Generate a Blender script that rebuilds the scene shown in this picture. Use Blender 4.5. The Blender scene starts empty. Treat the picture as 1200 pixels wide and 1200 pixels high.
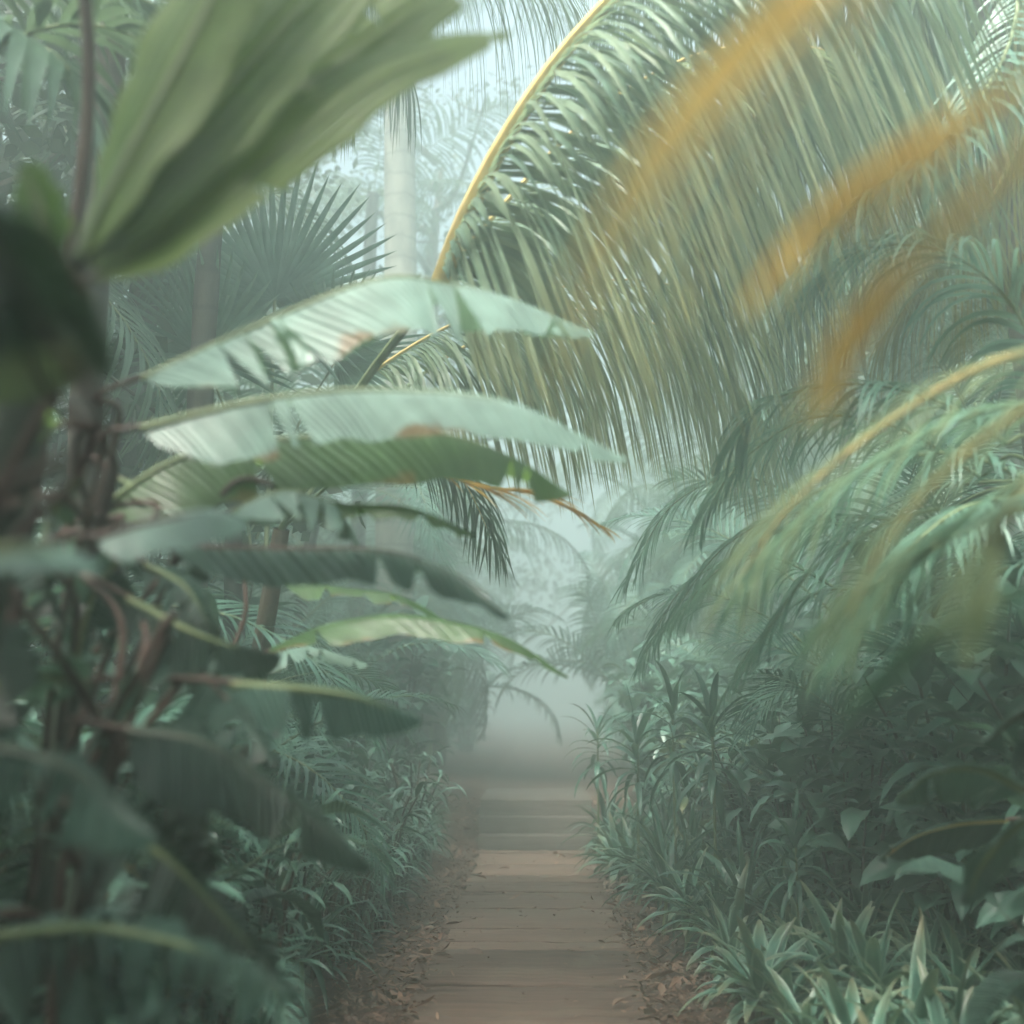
import bpy, math, random
import numpy as np
from mathutils import Vector, Matrix, Euler

R = math.radians
sc = bpy.context.scene
col = sc.collection

# ------------------------------------------------------------------ camera
CAM_H = 1.5
cam_d = bpy.data.cameras.new('camera')
cam = bpy.data.objects.new('camera', cam_d)
col.objects.link(cam)
cam.location = (0, 0, CAM_H)
cam.rotation_euler = (R(90 + 8.9), 0, R(1.37))
cam_d.sensor_width = 36
cam_d.lens = 36 * 1449 / 1200
cam_d.clip_start = 0.05
cam_d.clip_end = 500
cam_d.dof.use_dof = True
cam_d.dof.focus_distance = 8.0
cam_d.dof.aperture_fstop = 1.25
sc.camera = cam
FPX = 1449.0
CM = cam.rotation_euler.to_matrix()


def P(px, py, d):
    """world point seen at photo pixel (px, py) at distance d along the view axis"""
    v = Vector(((px - 600) / FPX * d, (600 - py) / FPX * d, -d))
    w = CM @ v
    return np.array((w.x, w.y, w.z + CAM_H))


# ------------------------------------------------------------------ light
SUN_EL, SUN_AZ = 64.0, -152.0       # azimuth from +Y, negative = towards -X
world = bpy.data.worlds.new('World')
sc.world = world
world.use_nodes = True
wn = world.node_tree
wn.nodes.clear()
sky = wn.nodes.new('ShaderNodeTexSky')
sky.sky_type = 'NISHITA'
sky.sun_disc = False
sky.sun_elevation = R(SUN_EL)
sky.sun_rotation = R(SUN_AZ)
sky.air_density = 1.0
sky.dust_density = 8.0
sky.ozone_density = 1.0
bg = wn.nodes.new('ShaderNodeBackground')
bg.inputs['Strength'].default_value = 0.115
wo = wn.nodes.new('ShaderNodeOutputWorld')
wn.links.new(sky.outputs[0], bg.inputs[0])
wn.links.new(bg.outputs[0], wo.inputs[0])

sl = bpy.data.lights.new('sun', 'SUN')
sl.energy = 5.0
sl.angle = R(14)
sl.color = (1.0, 0.95, 0.86)
sun = bpy.data.objects.new('sun', sl)
col.objects.link(sun)
sd = Vector((math.sin(R(SUN_AZ)) * math.cos(R(SUN_EL)), math.cos(R(SUN_AZ)) * math.cos(R(SUN_EL)), math.sin(R(SUN_EL))))
sun.rotation_euler = sd.to_track_quat('Z', 'Y').to_euler()

sc.view_settings.view_transform = 'Standard'
sc.view_settings.look = 'None'
sc.view_settings.gamma = 1
sc.view_settings.exposure = 1.84
cy = sc.cycles
cy.max_bounces = 6
cy.diffuse_bounces = 3
cy.glossy_bounces = 2
cy.transmission_bounces = 4
cy.transparent_max_bounces = 6
cy.volume_bounces = 2
cy.use_denoising = True
try:
    cy.denoiser = 'OPENIMAGEDENOISE'
    cy.denoising_input_passes = 'RGB_ALBEDO_NORMAL'
except Exception:
    pass
cy.use_adaptive_sampling = True
cy.adaptive_threshold = 0.02


# ------------------------------------------------------------------ materials
def new_mat(name):
    m = bpy.data.materials.new(name)
    m.use_nodes = True
    t = m.node_tree
    t.nodes.clear()
    return m, t, t.nodes, t.links


def leaf_mat(name, c1, c2, trans=0.3, tcol=None, rough=0.42, edge=None, edge_w=0.25, veins=0, vein_amt=0.25, spec=0.5,
             brown=0.0, stripes=0, vcol=None, tipcol=None, vbump=.3):
    m, t, N, L = new_mat(name)
    at = N.new('ShaderNodeAttribute'); at.attribute_name = 'rnd'
    mix = N.new('ShaderNodeMix'); mix.data_type = 'RGBA'
    mix.inputs['A'].default_value = (*c1, 1); mix.inputs['B'].default_value = (*c2, 1)
    L.new(at.outputs['Fac'], mix.inputs['Factor'])
    cur = mix.outputs['Result']
    uv = N.new('ShaderNodeUVMap')
    sx = N.new('ShaderNodeSeparateXYZ'); L.new(uv.outputs[0], sx.inputs[0])
    tc = N.new('ShaderNodeTexCoord')
    nz = N.new('ShaderNodeTexNoise'); nz.inputs['Scale'].default_value = 9; nz.inputs['Detail'].default_value = 4
    L.new(tc.outputs['Object'], nz.inputs['Vector'])
    # blotchy variation
    hv = N.new('ShaderNodeHueSaturation')
    mr = N.new('ShaderNodeMapRange'); mr.inputs['From Min'].default_value = .3; mr.inputs['From Max'].default_value = .7
    mr.inputs['To Min'].default_value = .7; mr.inputs['To Max'].default_value = 1.35
    L.new(nz.outputs['Fac'], mr.inputs['Value']); L.new(mr.outputs[0], hv.inputs['Value'])
    L.new(cur, hv.inputs['Color']); cur = hv.outputs[0]

    def mixin(fac, colr):
        nonlocal cur
        x = N.new('ShaderNodeMix'); x.data_type = 'RGBA'
        L.new(fac, x.inputs['Factor']); L.new(cur, x.inputs['A']); x.inputs['B'].default_value = (*colr, 1)
        cur = x.outputs['Result']
    ab = N.new('ShaderNodeMath'); ab.operation = 'SUBTRACT'; ab.inputs[1].default_value = .5
    L.new(sx.outputs['X'], ab.inputs[0])
    a2 = N.new('ShaderNodeMath'); a2.operation = 'ABSOLUTE'; L.new(ab.outputs[0], a2.inputs[0])
    if edge:
        e = N.new('ShaderNodeMapRange'); e.inputs['From Min'].default_value = .5 - edge_w; e.inputs['From Max'].default_value = .5 - edge_w * .4
        L.new(a2.outputs[0], e.inputs['Value']); mixin(e.outputs[0], edge)
    if tipcol:
        e = N.new('ShaderNodeMapRange'); e.inputs['From Min'].default_value = .55; e.inputs['From Max'].default_value = 1.0
        L.new(sx.outputs['Y'], e.inputs['Value'])
        mm = N.new('ShaderNodeMath'); mm.operation = 'MULTIPLY'; L.new(e.outputs[0], mm.inputs[0]); L.new(nz.outputs['Fac'], mm.inputs[1])
        m3 = N.new('ShaderNodeMath'); m3.operation = 'MULTIPLY'; m3.inputs[1].default_value = 1.5; L.new(mm.outputs[0], m3.inputs[0]); m3.use_clamp = True
        mixin(m3.outputs[0], tipcol)
    bump_src = None
    if veins:
        # parallel side veins running from the midrib to the margin
        w = N.new('ShaderNodeMath'); w.operation = 'MULTIPLY_ADD'; w.inputs[1].default_value = -0.12
        L.new(a2.outputs[0], w.inputs[0]); L.new(sx.outputs['Y'], w.inputs[2])
        s = N.new('ShaderNodeMath'); s.operation = 'MULTIPLY'; s.inputs[1].default_value = veins; L.new(w.outputs[0], s.inputs[0])
        si = N.new('ShaderNodeMath'); si.operation = 'SINE'; L.new(s.outputs[0], si.inputs[0])
        s2 = N.new('ShaderNodeMath'); s2.operation = 'MULTIPLY'; s2.inputs[1].default_value = .371; L.new(s.outputs[0], s2.inputs[0])
        si2 = N.new('ShaderNodeMath'); si2.operation = 'SINE'; L.new(s2.outputs[0], si2.inputs[0])
        ad = N.new('ShaderNodeMath'); ad.operation = 'ADD'; L.new(si.outputs[0], ad.inputs[0]); L.new(si2.outputs[0], ad.inputs[1])
        bump_src = ad.outputs[0]
        vr = N.new('ShaderNodeMapRange'); vr.inputs['From Min'].default_value = .2; vr.inputs['From Max'].default_value = 2
        vr.inputs['To Max'].default_value = vein_amt; L.new(ad.outputs[0], vr.inputs['Value'])
        mixin(vr.outputs[0], vcol or (c2[0] * 1.8, c2[1] * 1.6, c2[2] * 1.4))
    if stripes:
        s = N.new('ShaderNodeMath'); s.operation = 'MULTIPLY'; s.inputs[1].default_value = stripes; L.new(sx.outputs['X'], s.inputs[0])
        si = N.new('ShaderNodeMath'); si.operation = 'SINE'; L.new(s.outputs[0], si.inputs[0])
        s2 = N.new('ShaderNodeMath'); s2.operation = 'MULTIPLY'; s2.inputs[1].default_value = .29; L.new(s.outputs[0], s2.inputs[0])
        si2 = N.new('ShaderNodeMath'); si2.operation = 'SINE'; L.new(s2.outputs[0], si2.inputs[0])
        ad = N.new('ShaderNodeMath'); ad.operation = 'ADD'; L.new(si.outputs[0], ad.inputs[0]); L.new(si2.outputs[0], ad.inputs[1])
        bump_src = ad.outputs[0]
        vr = N.new('ShaderNodeMapRange'); vr.inputs['From Min'].default_value = -.6; vr.inputs['From Max'].default_value = 1.8
        vr.inputs['To Max'].default_value = .7; L.new(ad.outputs[0], vr.inputs['Value'])
        mixin(vr.outputs[0], vcol or (c2[0] * 2.2, c2[1] * 1.9, c2[2] * 1.6))
    if brown:
        nb = N.new('ShaderNodeTexNoise'); nb.inputs['Scale'].default_value = 5; nb.inputs['Detail'].default_value = 6
        L.new(tc.outputs['Object'], nb.inputs['Vector'])
        e1 = N.new('ShaderNodeMapRange'); e1.inputs['From Min'].default_value = .25; e1.inputs['From Max'].default_value = .5
        e1.inputs['To Min'].default_value = -.13; e1.inputs['To Max'].default_value = .12
        L.new(a2.outputs[0], e1.inputs['Value'])
        ad2 = N.new('ShaderNodeMath'); ad2.operation = 'ADD'; L.new(nb.outputs['Fac'], ad2.inputs[0]); L.new(e1.outputs[0], ad2.inputs[1])
        e2 = N.new('ShaderNodeMapRange'); e2.inputs['From Min'].default_value = .66 - brown * .1; e2.inputs['From Max'].default_value = .72 - brown * .1
        L.new(ad2.outputs[0], e2.inputs['Value']); mixin(e2.outputs[0], (.16, .1, .035))
    b = N.new('ShaderNodeBsdfPrincipled')
    L.new(cur, b.inputs['Base Color'])
    b.inputs['Roughness'].default_value = rough
    b.inputs['Specular IOR Level'].default_value = spec
    if bump_src:
        bp = N.new('ShaderNodeBump'); bp.inputs['Strength'].default_value = vbump; bp.inputs['Distance'].default_value = .02
        L.new(bump_src, bp.inputs['Height']); L.new(bp.outputs[0], b.inputs['Normal'])
    tr = N.new('ShaderNodeBsdfTranslucent')
    tm = N.new('ShaderNodeMix'); tm.data_type = 'RGBA'; tm.inputs['Factor'].default_value = .65
    L.new(cur, tm.inputs['A']); tm.inputs['B'].default_value = (*(tcol or (c2[0] * 2.4, c2[1] * 2.4, c2[2] * 1.2)), 1)
    L.new(tm.outputs['Result'], tr.inputs['Color'])
    mx = N.new('ShaderNodeMixShader'); mx.inputs['Fac'].default_value = trans
    L.new(b.outputs[0], mx.inputs[1]); L.new(tr.outputs[0], mx.inputs[2])
    o = N.new('ShaderNodeOutputMaterial'); L.new(mx.outputs[0], o.inputs['Surface'])
    return m


def rough_mat(name, c1, c2, scale=8, rough=.85, bump=.3, stretch=(1, 1, 1), rings=0, use_rnd=False, spec=.3, dist=.02, moss=None):
    m, t, N, L = new_mat(name)
    tc = N.new('ShaderNodeTexCoord')
    mp = N.new('ShaderNodeMapping'); mp.inputs['Scale'].default_value = stretch
    L.new(tc.outputs['Object'], mp.inputs['Vector'])
    nz = N.new('ShaderNodeTexNoise'); nz.inputs['Scale'].default_value = scale; nz.inputs['Detail'].default_value = 7
    nz.inputs['Roughness'].default_value = .65
    L.new(mp.outputs[0], nz.inputs['Vector'])
    r = N.new('ShaderNodeMapRange'); r.inputs['From Min'].default_value = .33; r.inputs['From Max'].default_value = .67
    L.new(nz.outputs['Fac'], r.inputs['Value'])
    fac = r.outputs[0]
    if use_rnd:
        at = N.new('ShaderNodeAttribute'); at.attribute_name = 'rnd'
        a = N.new('ShaderNodeMath'); a.operation = 'MULTIPLY_ADD'; a.inputs[1].default_value = .5
        L.new(fac, a.inputs[0])
        h = N.new('ShaderNodeMath'); h.operation = 'MULTIPLY'; h.inputs[1].default_value = .5; L.new(at.outputs['Fac'], h.inputs[0])
        L.new(h.outputs[0], a.inputs[2]); fac = a.outputs[0]
    mix = N.new('ShaderNodeMix'); mix.data_type = 'RGBA'
    mix.inputs['A'].default_value = (*c1, 1); mix.inputs['B'].default_value = (*c2, 1)
    L.new(fac, mix.inputs['Factor'])
    curc = mix.outputs['Result']
    h = nz.outputs['Fac']
    if moss:
        n2 = N.new('ShaderNodeTexNoise'); n2.inputs['Scale'].default_value = 1.7; n2.inputs['Detail'].default_value = 8; n2.inputs['Roughness'].default_value = .75
        L.new(tc.outputs['Object'], n2.inputs['Vector'])
        r2 = N.new('ShaderNodeMapRange'); r2.inputs['From Min'].default_value = .46; r2.inputs['From Max'].default_value = .66; r2.inputs['To Max'].default_value = .7
        L.new(n2.outputs['Fac'], r2.inputs['Value'])
        m2 = N.new('ShaderNodeMix'); m2.data_type = 'RGBA'; L.new(r2.outputs[0], m2.inputs['Factor']); L.new(curc, m2.inputs['A'])
        m2.inputs['B'].default_value = (*moss, 1); curc = m2.outputs['Result']
    if rings:
        sx = N.new('ShaderNodeSeparateXYZ'); L.new(tc.outputs['Object'], sx.inputs[0])
        s = N.new('ShaderNodeMath'); s.operation = 'MULTIPLY'; s.inputs[1].default_value = rings; L.new(sx.outputs['Z'], s.inputs[0])
        nn = N.new('ShaderNodeMath'); nn.operation = 'MULTIPLY_ADD'; nn.inputs[1].default_value = 3
        L.new(nz.outputs['Fac'], nn.inputs[0]); L.new(s.outputs[0], nn.inputs[2])
        si = N.new('ShaderNodeMath'); si.operation = 'SINE'; L.new(nn.outputs[0], si.inputs[0])
        rr = N.new('ShaderNodeMapRange'); rr.inputs['From Min'].default_value = .8; rr.inputs['From Max'].default_value = 1
        rr.inputs['To Max'].default_value = .6; L.new(si.outputs[0], rr.inputs['Value'])
        m2 = N.new('ShaderNodeMix'); m2.data_type = 'RGBA'; L.new(rr.outputs[0], m2.inputs['Factor']); L.new(curc, m2.inputs['A'])
        m2.inputs['B'].default_value = (c1[0] * .6, c1[1] * .6, c1[2] * .6, 1); curc = m2.outputs['Result']
    b = N.new('ShaderNodeBsdfPrincipled'); b.inputs['Roughness'].default_value = rough
    b.inputs['Specular IOR Level'].default_value = spec
    L.new(curc, b.inputs['Base Color'])
    bp = N.new('ShaderNodeBump'); bp.inputs['Strength'].default_value = bump; bp.inputs['Distance'].default_value = dist
    L.new(h, bp.inputs['Height']); L.new(bp.outputs[0], b.inputs['Normal'])
    o = N.new('ShaderNodeOutputMaterial'); L.new(b.outputs[0], o.inputs['Surface'])
    return m


M = {}
M['palm'] = leaf_mat('palm_leaflet', (.045, .09, .065), (.095, .155, .11), .3, (.16, .24, .10), rough=.38)
M['areca'] = leaf_mat('areca_leaflet', (.05, .125, .095), (.11, .215, .17), .3, (.14, .24, .12), rough=.36)
M['curtain'] = leaf_mat('hanging_leaflet', (.12, .20, .155), (.25, .31, .21), .45, (.30, .38, .20), rough=.42, tipcol=(.36, .34, .15))
M['yellow'] = leaf_mat('yellowing_leaflet', (.42, .25, .05), (.60, .38, .09), .4, (.8, .5, .12), rough=.5)
M['orange'] = leaf_mat('orange_leaflet', (.76, .55, .19), (.84, .64, .26), .4, (.95, .68, .26), rough=.5)
M['golden'] = leaf_mat('pale_golden_leaflet', (.14, .24, .17), (.30, .36, .23), .4, (.45, .52, .28), rough=.42, tipcol=(.38, .34, .18))
M['pale_areca'] = leaf_mat('lightened_leaflet', (.075, .17, .13), (.15, .28, .22), .35, (.2, .34, .2), rough=.36)  # lighter copy of the areca leaflet, brightness put into the colour of shaded fronds
M['olive'] = leaf_mat('olive_leaflet', (.10, .12, .045), (.20, .20, .08), .35, (.35, .34, .12), rough=.42, tipcol=(.30, .19, .09))
M['fan'] = leaf_mat('fan_leaflet', (.07, .15, .12), (.13, .22, .18), .45, (.16, .25, .14), rough=.35)
M['banana'] = leaf_mat('banana_blade', (.04, .09, .035), (.065, .125, .05), .45, (.24, .40, .07), rough=.38, veins=330, vein_amt=.22, brown=.35, spec=.6)
M['banana_teal'] = leaf_mat('skylit_banana_blade', (.17, .275, .235), (.23, .345, .30), .3, (.20, .34, .14), rough=.36, veins=330, vein_amt=.2, brown=.2, spec=.8,
                            vcol=(.28, .36, .3))  # sky light caught by the waxy leaf tops is put into this pale teal
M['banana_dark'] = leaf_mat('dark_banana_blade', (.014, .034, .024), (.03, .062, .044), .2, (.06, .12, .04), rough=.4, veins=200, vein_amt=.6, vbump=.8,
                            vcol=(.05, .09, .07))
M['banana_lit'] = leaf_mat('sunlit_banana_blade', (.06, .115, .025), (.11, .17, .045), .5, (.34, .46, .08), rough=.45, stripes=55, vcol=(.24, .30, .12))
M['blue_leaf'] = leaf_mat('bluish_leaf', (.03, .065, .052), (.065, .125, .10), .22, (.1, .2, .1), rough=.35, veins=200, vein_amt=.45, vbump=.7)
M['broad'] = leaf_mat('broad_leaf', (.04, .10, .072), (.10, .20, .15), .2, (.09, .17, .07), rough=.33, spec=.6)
M['broad2'] = leaf_mat('olive_broad_leaf', (.04, .065, .03), (.085, .12, .055), .25, (.16, .22, .08), rough=.36, tipcol=(.14, .13, .04))
M['strap'] = leaf_mat('striped_strap_leaf', (.03, .10, .07), (.065, .16, .115), .25, (.14, .25, .12), rough=.38, edge=(.20, .33, .26), edge_w=.2, tipcol=(.20, .17, .09))
M['strap2'] = leaf_mat('plain_strap_leaf', (.03, .085, .062), (.06, .145, .105), .25, (.12, .22, .1), rough=.36)
M['mist_leaf'] = leaf_mat('tree_leaf', (.03, .055, .035), (.06, .09, .055), .3, (.12, .18, .07), rough=.5)
M['rib_green'] = rough_mat('green_stalk', (.10, .14, .06), (.17, .2, .10), 12, .5, .1, (1, 1, .2))
M['rib_yellow'] = rough_mat('yellow_stalk', (.50, .36, .12), (.66, .48, .2), 12, .5, .1, (1, 1, .2))
M['rib_dark'] = rough_mat('dark_stalk', (.02, .03, .02), (.05, .06, .04), 12, .6, .2, (1, 1, .2))
M['rib_red'] = rough_mat('reddish_stalk', (.04, .022, .018), (.09, .05, .038), 12, .6, .2, (1, 1, .2))
M['bark'] = rough_mat('dark_bark', (.028, .024, .02), (.085, .07, .058), 9, .9, .7, (1, 1, .35), rings=26)
M['palebark'] = rough_mat('pale_palm_bark', (.17, .17, .15), (.32, .31, .27), 6, .9, .5, (1, 1, .4), rings=22)
M['stem'] = rough_mat('brown_stem', (.04, .03, .022), (.10, .075, .05), 14, .85, .5, (1, 1, .4))
M['sheath'] = rough_mat('dry_leaf_sheath', (.06, .045, .03), (.16, .11, .065), 7, .85, .6, (1, 1, .15), dist=.03)
M['ground'] = rough_mat('forest_soil', (.035, .021, .016), (.095, .056, .042), 5, .95, .8, dist=.05)
M['path'] = rough_mat('trodden_earth', (.045, .030, .024), (.095, .066, .052), 6, .95, .6, dist=.03)
M['plank'] = rough_mat('weathered_tread', (.030, .017, .013), (.20, .130, .098), 7, .88, 1.0, (.22, 3.0, 3), use_rnd=True, dist=.03, moss=(.11, .09, .068))
M['plank_old'] = rough_mat('weathered_tread', (.062, .038, .030), (.165, .112, .088), 5, .88, .7, (.6, 5, 3), use_rnd=True, dist=.02)
M['step'] = rough_mat('step_wood', (.045, .038, .032), (.09, .076, .064), 5, .9, .5, (.5, 4, 4), use_rnd=True)
M['litter'] = leaf_mat('dead_leaf', (.07, .04, .028), (.24, .145, .10), .15, (.3, .16, .08), rough=.7)
M['fresh_litter'] = M['litter']

# ------------------------------------------------------------------ mesh tools


class MB:
    def __init__(s):
        s.V, s.F, s.U, s.A, s.n = [], [], [], [], 0

    def grid(s, pos, u, v, rnd):
        n, c = pos.shape[:2]
        s.V.append(pos.reshape(-1, 3))
        uu = np.broadcast_to(np.asarray(u, float), (n, c)) if np.ndim(u) < 2 else u
        vv = np.broadcast_to(np.asarray(v, float)[:, None], (n, c)) if np.ndim(v) == 1 else v
        s.U.append(np.stack([uu, vv], -1).reshape(-1, 2))
        s.A.append(np.full(n * c, rnd) if np.ndim(rnd) == 0 else np.repeat(rnd, c))
        i = np.arange(n - 1)[:, None] * c + np.arange(c - 1)[None, :] + s.n
        s.F.append(np.stack([i, i + 1, i + c + 1, i + c], -1).reshape(-1, 4))
        s.n += n * c

    def build(s, name, mat, parent=None, origin=(0, 0, 0), smooth=True):
        V = np.concatenate(s.V) - np.asarray(origin, float)
        F = np.concatenate(s.F); U = np.concatenate(s.U); A = np.concatenate(s.A)
        me = bpy.data.meshes.new(name)
        me.vertices.add(len(V)); me.vertices.foreach_set('co', V.astype(np.float32).ravel())
        me.loops.add(F.size); me.polygons.add(len(F))
        me.loops.foreach_set('vertex_index', F.astype(np.int32).ravel())
        me.polygons.foreach_set('loop_start', (np.arange(len(F)) * 4).astype(np.int32))
        me.polygons.foreach_set('use_smooth', np.full(len(F), smooth))
        me.update(calc_edges=True)
        uvl = me.uv_layers.new(name='UVMap')
        uvl.data.foreach_set('uv', U[F.ravel()].astype(np.float32).ravel())
        at = me.attributes.new('rnd', 'FLOAT', 'POINT')
        at.data.foreach_set('value', A.astype(np.float32))
        me.materials.append(mat)
        me.validate()
        o = bpy.data.objects.new(name, me)
        col.objects.link(o)
        if parent:
            o.parent = parent
        return o


def nrm(a):
    return a / (np.linalg.norm(a, axis=-1, keepdims=True) + 1e-9)


def crom(pts, n):
    """Catmull-Rom through the points, n samples"""
    p = np.array(pts, float)
    if len(p) == 2:
        t = np.linspace(0, 1, n)[:, None]
        return p[0] * (1 - t) + p[1] * t
    q = np.vstack([2 * p[0] - p[1], p, 2 * p[-1] - p[-2]])
    x = np.linspace(0, len(p) - 1 - 1e-6, n)
    k = x.astype(int); f = (x - k)[:, None]
    a, b, c, d = q[k], q[k + 1], q[k + 2], q[k + 3]
    return .5 * (2 * b + (c - a) * f + (2 * a - 5 * b + 4 * c - d) * f ** 2 + (3 * b - a - 3 * c + d) * f ** 3)


def tangents(p):
    return nrm(np.gradient(p, axis=0))


def tube(mb, pts, rad, seg=8, n=None, rnd=.5):
    p = crom(pts, n or max(6, len(pts) * 4))
    N = len(p)
    r = np.interp(np.linspace(0, 1, N), np.linspace(0, 1, len(rad)), rad) if np.ndim(rad) else np.full(N, rad)
    T = tangents(p)
    ref = np.array((0, 0, 1.)) if abs(T[0, 2]) < .9 else np.array((0, 1., 0))
    S = nrm(np.cross(T, ref)); U = np.cross(S, T)
    a = np.linspace(0, 2 * math.pi, seg + 1)
    pos = p[:, None] + r[:, None, None] * (np.cos(a)[None, :, None] * S[:, None] + np.sin(a)[None, :, None] * U[:, None])
    mb.grid(pos, np.linspace(0, 1, seg + 1), np.linspace(0, 1, N), rnd)


DOWN = np.array((0, 0, -1.))


def arc(p0, d, L, n, droop, gd=DOWN):
    """curve that starts along d and bends towards gravity"""
    p = [np.array(p0, float)]
    d = nrm(np.array(d, float))
    st = L / (n - 1)
    for i in range(n - 1):
        g = gd * droop / (n - 1) * (0.35 + 1.3 * i / n)
        d = nrm(d + g)
        p.append(p[-1] + d * st)
    return np.array(p)


def wprof(kind, t):
    if kind == 'leaflet':
        return np.minimum(1, .45 + t * 3) * (1 - t ** 2.5) ** .9 + .01
    if kind == 'lance':
        return np.sin(math.pi * np.clip(t, 0, 1) ** .75) ** .85 + .02
    if kind == 'strap':
        return np.minimum(1, .5 + t * 2) * (1 - t ** 3.5) ** .9 + .01
    if kind == 'oval':
        return np.clip(np.sin(math.pi * np.clip(t, 0, 1) ** .62), 0, 1) ** .6 + .01
    return np.minimum(1, (t / .13)) ** .6 * (1 - t ** 3.2) ** .75 + .01


def blade(mb, p, W, up=None, kind='leaflet', fold=.25, rnd=.5, cols=3, twist=0., wave=0., vr=None):
    n = len(p)
    T = tangents(p)
    up = np.array((0, 0, 1.)) if up is None else up
    S = np.cross(T, up)
    bad = np.linalg.norm(S, axis=1) < .15
    S[bad] = S[bad] + np.array((.3, .1, 0))
    S = nrm(S)
    U = np.cross(S, T)
    t = np.linspace(0, 1, n)
    if twist:
        a = (twist * t)[:, None]
        S, U = np.cos(a) * S + np.sin(a) * U, np.cos(a) * U - np.sin(a) * S
    w = W * .5 * wprof(kind, t)
    u = np.linspace(-1, 1, cols)
    pos = p[:, None] + (w[:, None, None] * u[None, :, None]) * S[:, None]
    h = fold * np.abs(u)[None, :] * w[:, None]
    if wave:
        h = h + wave * w[:, None] * np.abs(u)[None, :] * np.sin(t * 17 + (vr or 0) + u[None, :].T.reshape(1, -1) * 1.3 if False else (t[:, None] * 17 + (vr or 0) + u[None, :] * 1.3))
    pos = pos + h[..., None] * U[:, None]
    mb.grid(pos, (u + 1) / 2, t, rnd)


def frond(mb, mr, rach, LL, W, count=46, rdroop=.9, t0=.12, rng=None, ang0=75, ang1=25, r0=.012, up=None, lift=.25, seg=7,
          fold=.25, sides=(1, -1), prof=None, jitter=.1, bend=1.0, rnd0=0., rnd1=1., tipw=.35, axis=None, gd=DOWN):
    """pinnate palm leaf on the polyline rach: leaflets into mb, rachis into mr"""
    rng = rng or np.random.default_rng(1)
    p = crom(rach, 60)
    T = tangents(p)
    upv = np.array((0, 0, 1.)) if up is None else np.array(up, float)
    if axis is not None:
        S = nrm(np.array(axis, float) - T * (T @ np.array(axis, float))[:, None])
    else:
        S = nrm(np.cross(T, upv) + 1e-4)
    U = np.cross(S, T)
    tube(mr, p[::4], [r0, r0 * .75, r0 * .5, r0 * .2], 6, 18)
    for sgn in sides:
        for k in range(count):
            f = (k + rng.uniform(-.3, .3)) / (count - 1)
            f = min(max(f, 0), 1)
            t = t0 + (1 - t0) * f
            x = t * 59; i = min(int(x), 58); fr = x - i
            q = p[i] * (1 - fr) + p[i + 1] * fr
            ang = R(ang0 + (ang1 - ang0) * f + rng.normal(0, 3 + 30 * jitter * .3))
            d = math.cos(ang) * T[i] + sgn * math.sin(ang) * S[i] + lift * U[i] * (1 - .5 * f)
            L = LL * ((.45 + .55 * min(1, f / .25)) if f < .25 else 1 - (1 - tipw) * ((f - .25) / .75) ** 1.6) * rng.uniform(.9, 1.08)
            c = arc(q, d, L, seg, rdroop * bend * rng.uniform(.8, 1.2), gd)
            c[:, :2] += rng.normal(0, jitter * .03, 2) * np.linspace(0, 1, seg)[:, None] ** 2
            if rng.random() < .06:
                continue
            blade(mb, c, W * (1 - .35 * f), up=U[i] + .2 * T[i], fold=fold, rnd=rnd0 + (rnd1 - rnd0) * rng.random(), twist=rng.normal(0, .25))


# ------------------------------------------------------------------ scene bookkeeping
def thing(name, label, cat, loc=(0, 0, 0), group=None, rz=0., s=1.):
    o = bpy.data.objects.new(name, None)
    o.empty_display_size = .1
    col.objects.link(o)
    o.location = loc; o.rotation_euler = (0, 0, rz); o.scale = (s, s, s)
    o['label'] = label; o['category'] = cat
    if group:
        o['group'] = group
    return o


def tag(o, label=None, cat=None, group=None, kind=None):
    if label: o['label'] = label
    if cat: o['category'] = cat
    if group: o['group'] = group
    if kind: o['kind'] = kind
    return o


def dup(src, parent=None, loc=None, rot=None, s=None):
    o = src.copy()
    col.objects.link(o)
    o.parent = parent
    if loc is not None: o.location = loc
    if rot is not None: o.rotation_euler = rot
    if s is not None: o.scale = (s, s, s) if np.ndim(s) == 0 else s
    for ch in KIDS.get(src.data.name if src.data else src.name, []):
        c = ch.copy(); col.objects.link(c); c.parent = o
    return o


KIDS = {}       # mesh name -> sub-part prototypes, kept unlinked
protos = []


def proto(o):
    """take a freshly built object out of the scene; copies of it are linked later"""
    col.objects.unlink(o)
    o.parent = None
    protos.append(o)
    return o


# ------------------------------------------------------------------ ground, path, steps
rng = np.random.default_rng(7)


def height(x, y):
    # level walk, land rises 0.5 m past the steps, gentle banks at the sides
    s = np.clip((y - 13.3) / .6, 0, 1) * .47
    b = np.clip((np.abs(x) - 1.0) / 3, 0, 1) ** 1.3 * .25
    return s + b


def gnd(x, y):
    return float(height(np.array(x, float), np.array(y, float)))


xs = np.concatenate([np.linspace(-150, -8, 10), np.linspace(-7.6, 7.6, 100), np.linspace(8, 150, 10)])
ys = np.concatenate([np.linspace(-40, 0, 8), np.linspace(.3, 24, 160), np.linspace(25, 200, 14)])
X, Y = np.meshgrid(xs, ys)
Z = height(X, Y) - .03
nearw = (np.abs(X) < 8) & (Y > 0) & (Y < 25)
Z = Z + nearw * (.018 * np.sin(X * 7.1 + np.sin(Y * 5)) + .015 * np.sin(Y * 8.3 + X * 3)) * (np.abs(X + .07) > .75)
Z = np.where((np.abs(X + .07) < .72), np.where((Y > 12.9), np.minimum(Z, Z - .06), Z - .01), Z)
mb = MB(); mb.grid(np.stack([X, Y, Z], -1), np.linspace(0, 1, len(xs)), np.linspace(0, 1, len(ys)), .5)
tag(mb.build('ground', M['ground']), kind='structure')

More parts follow.
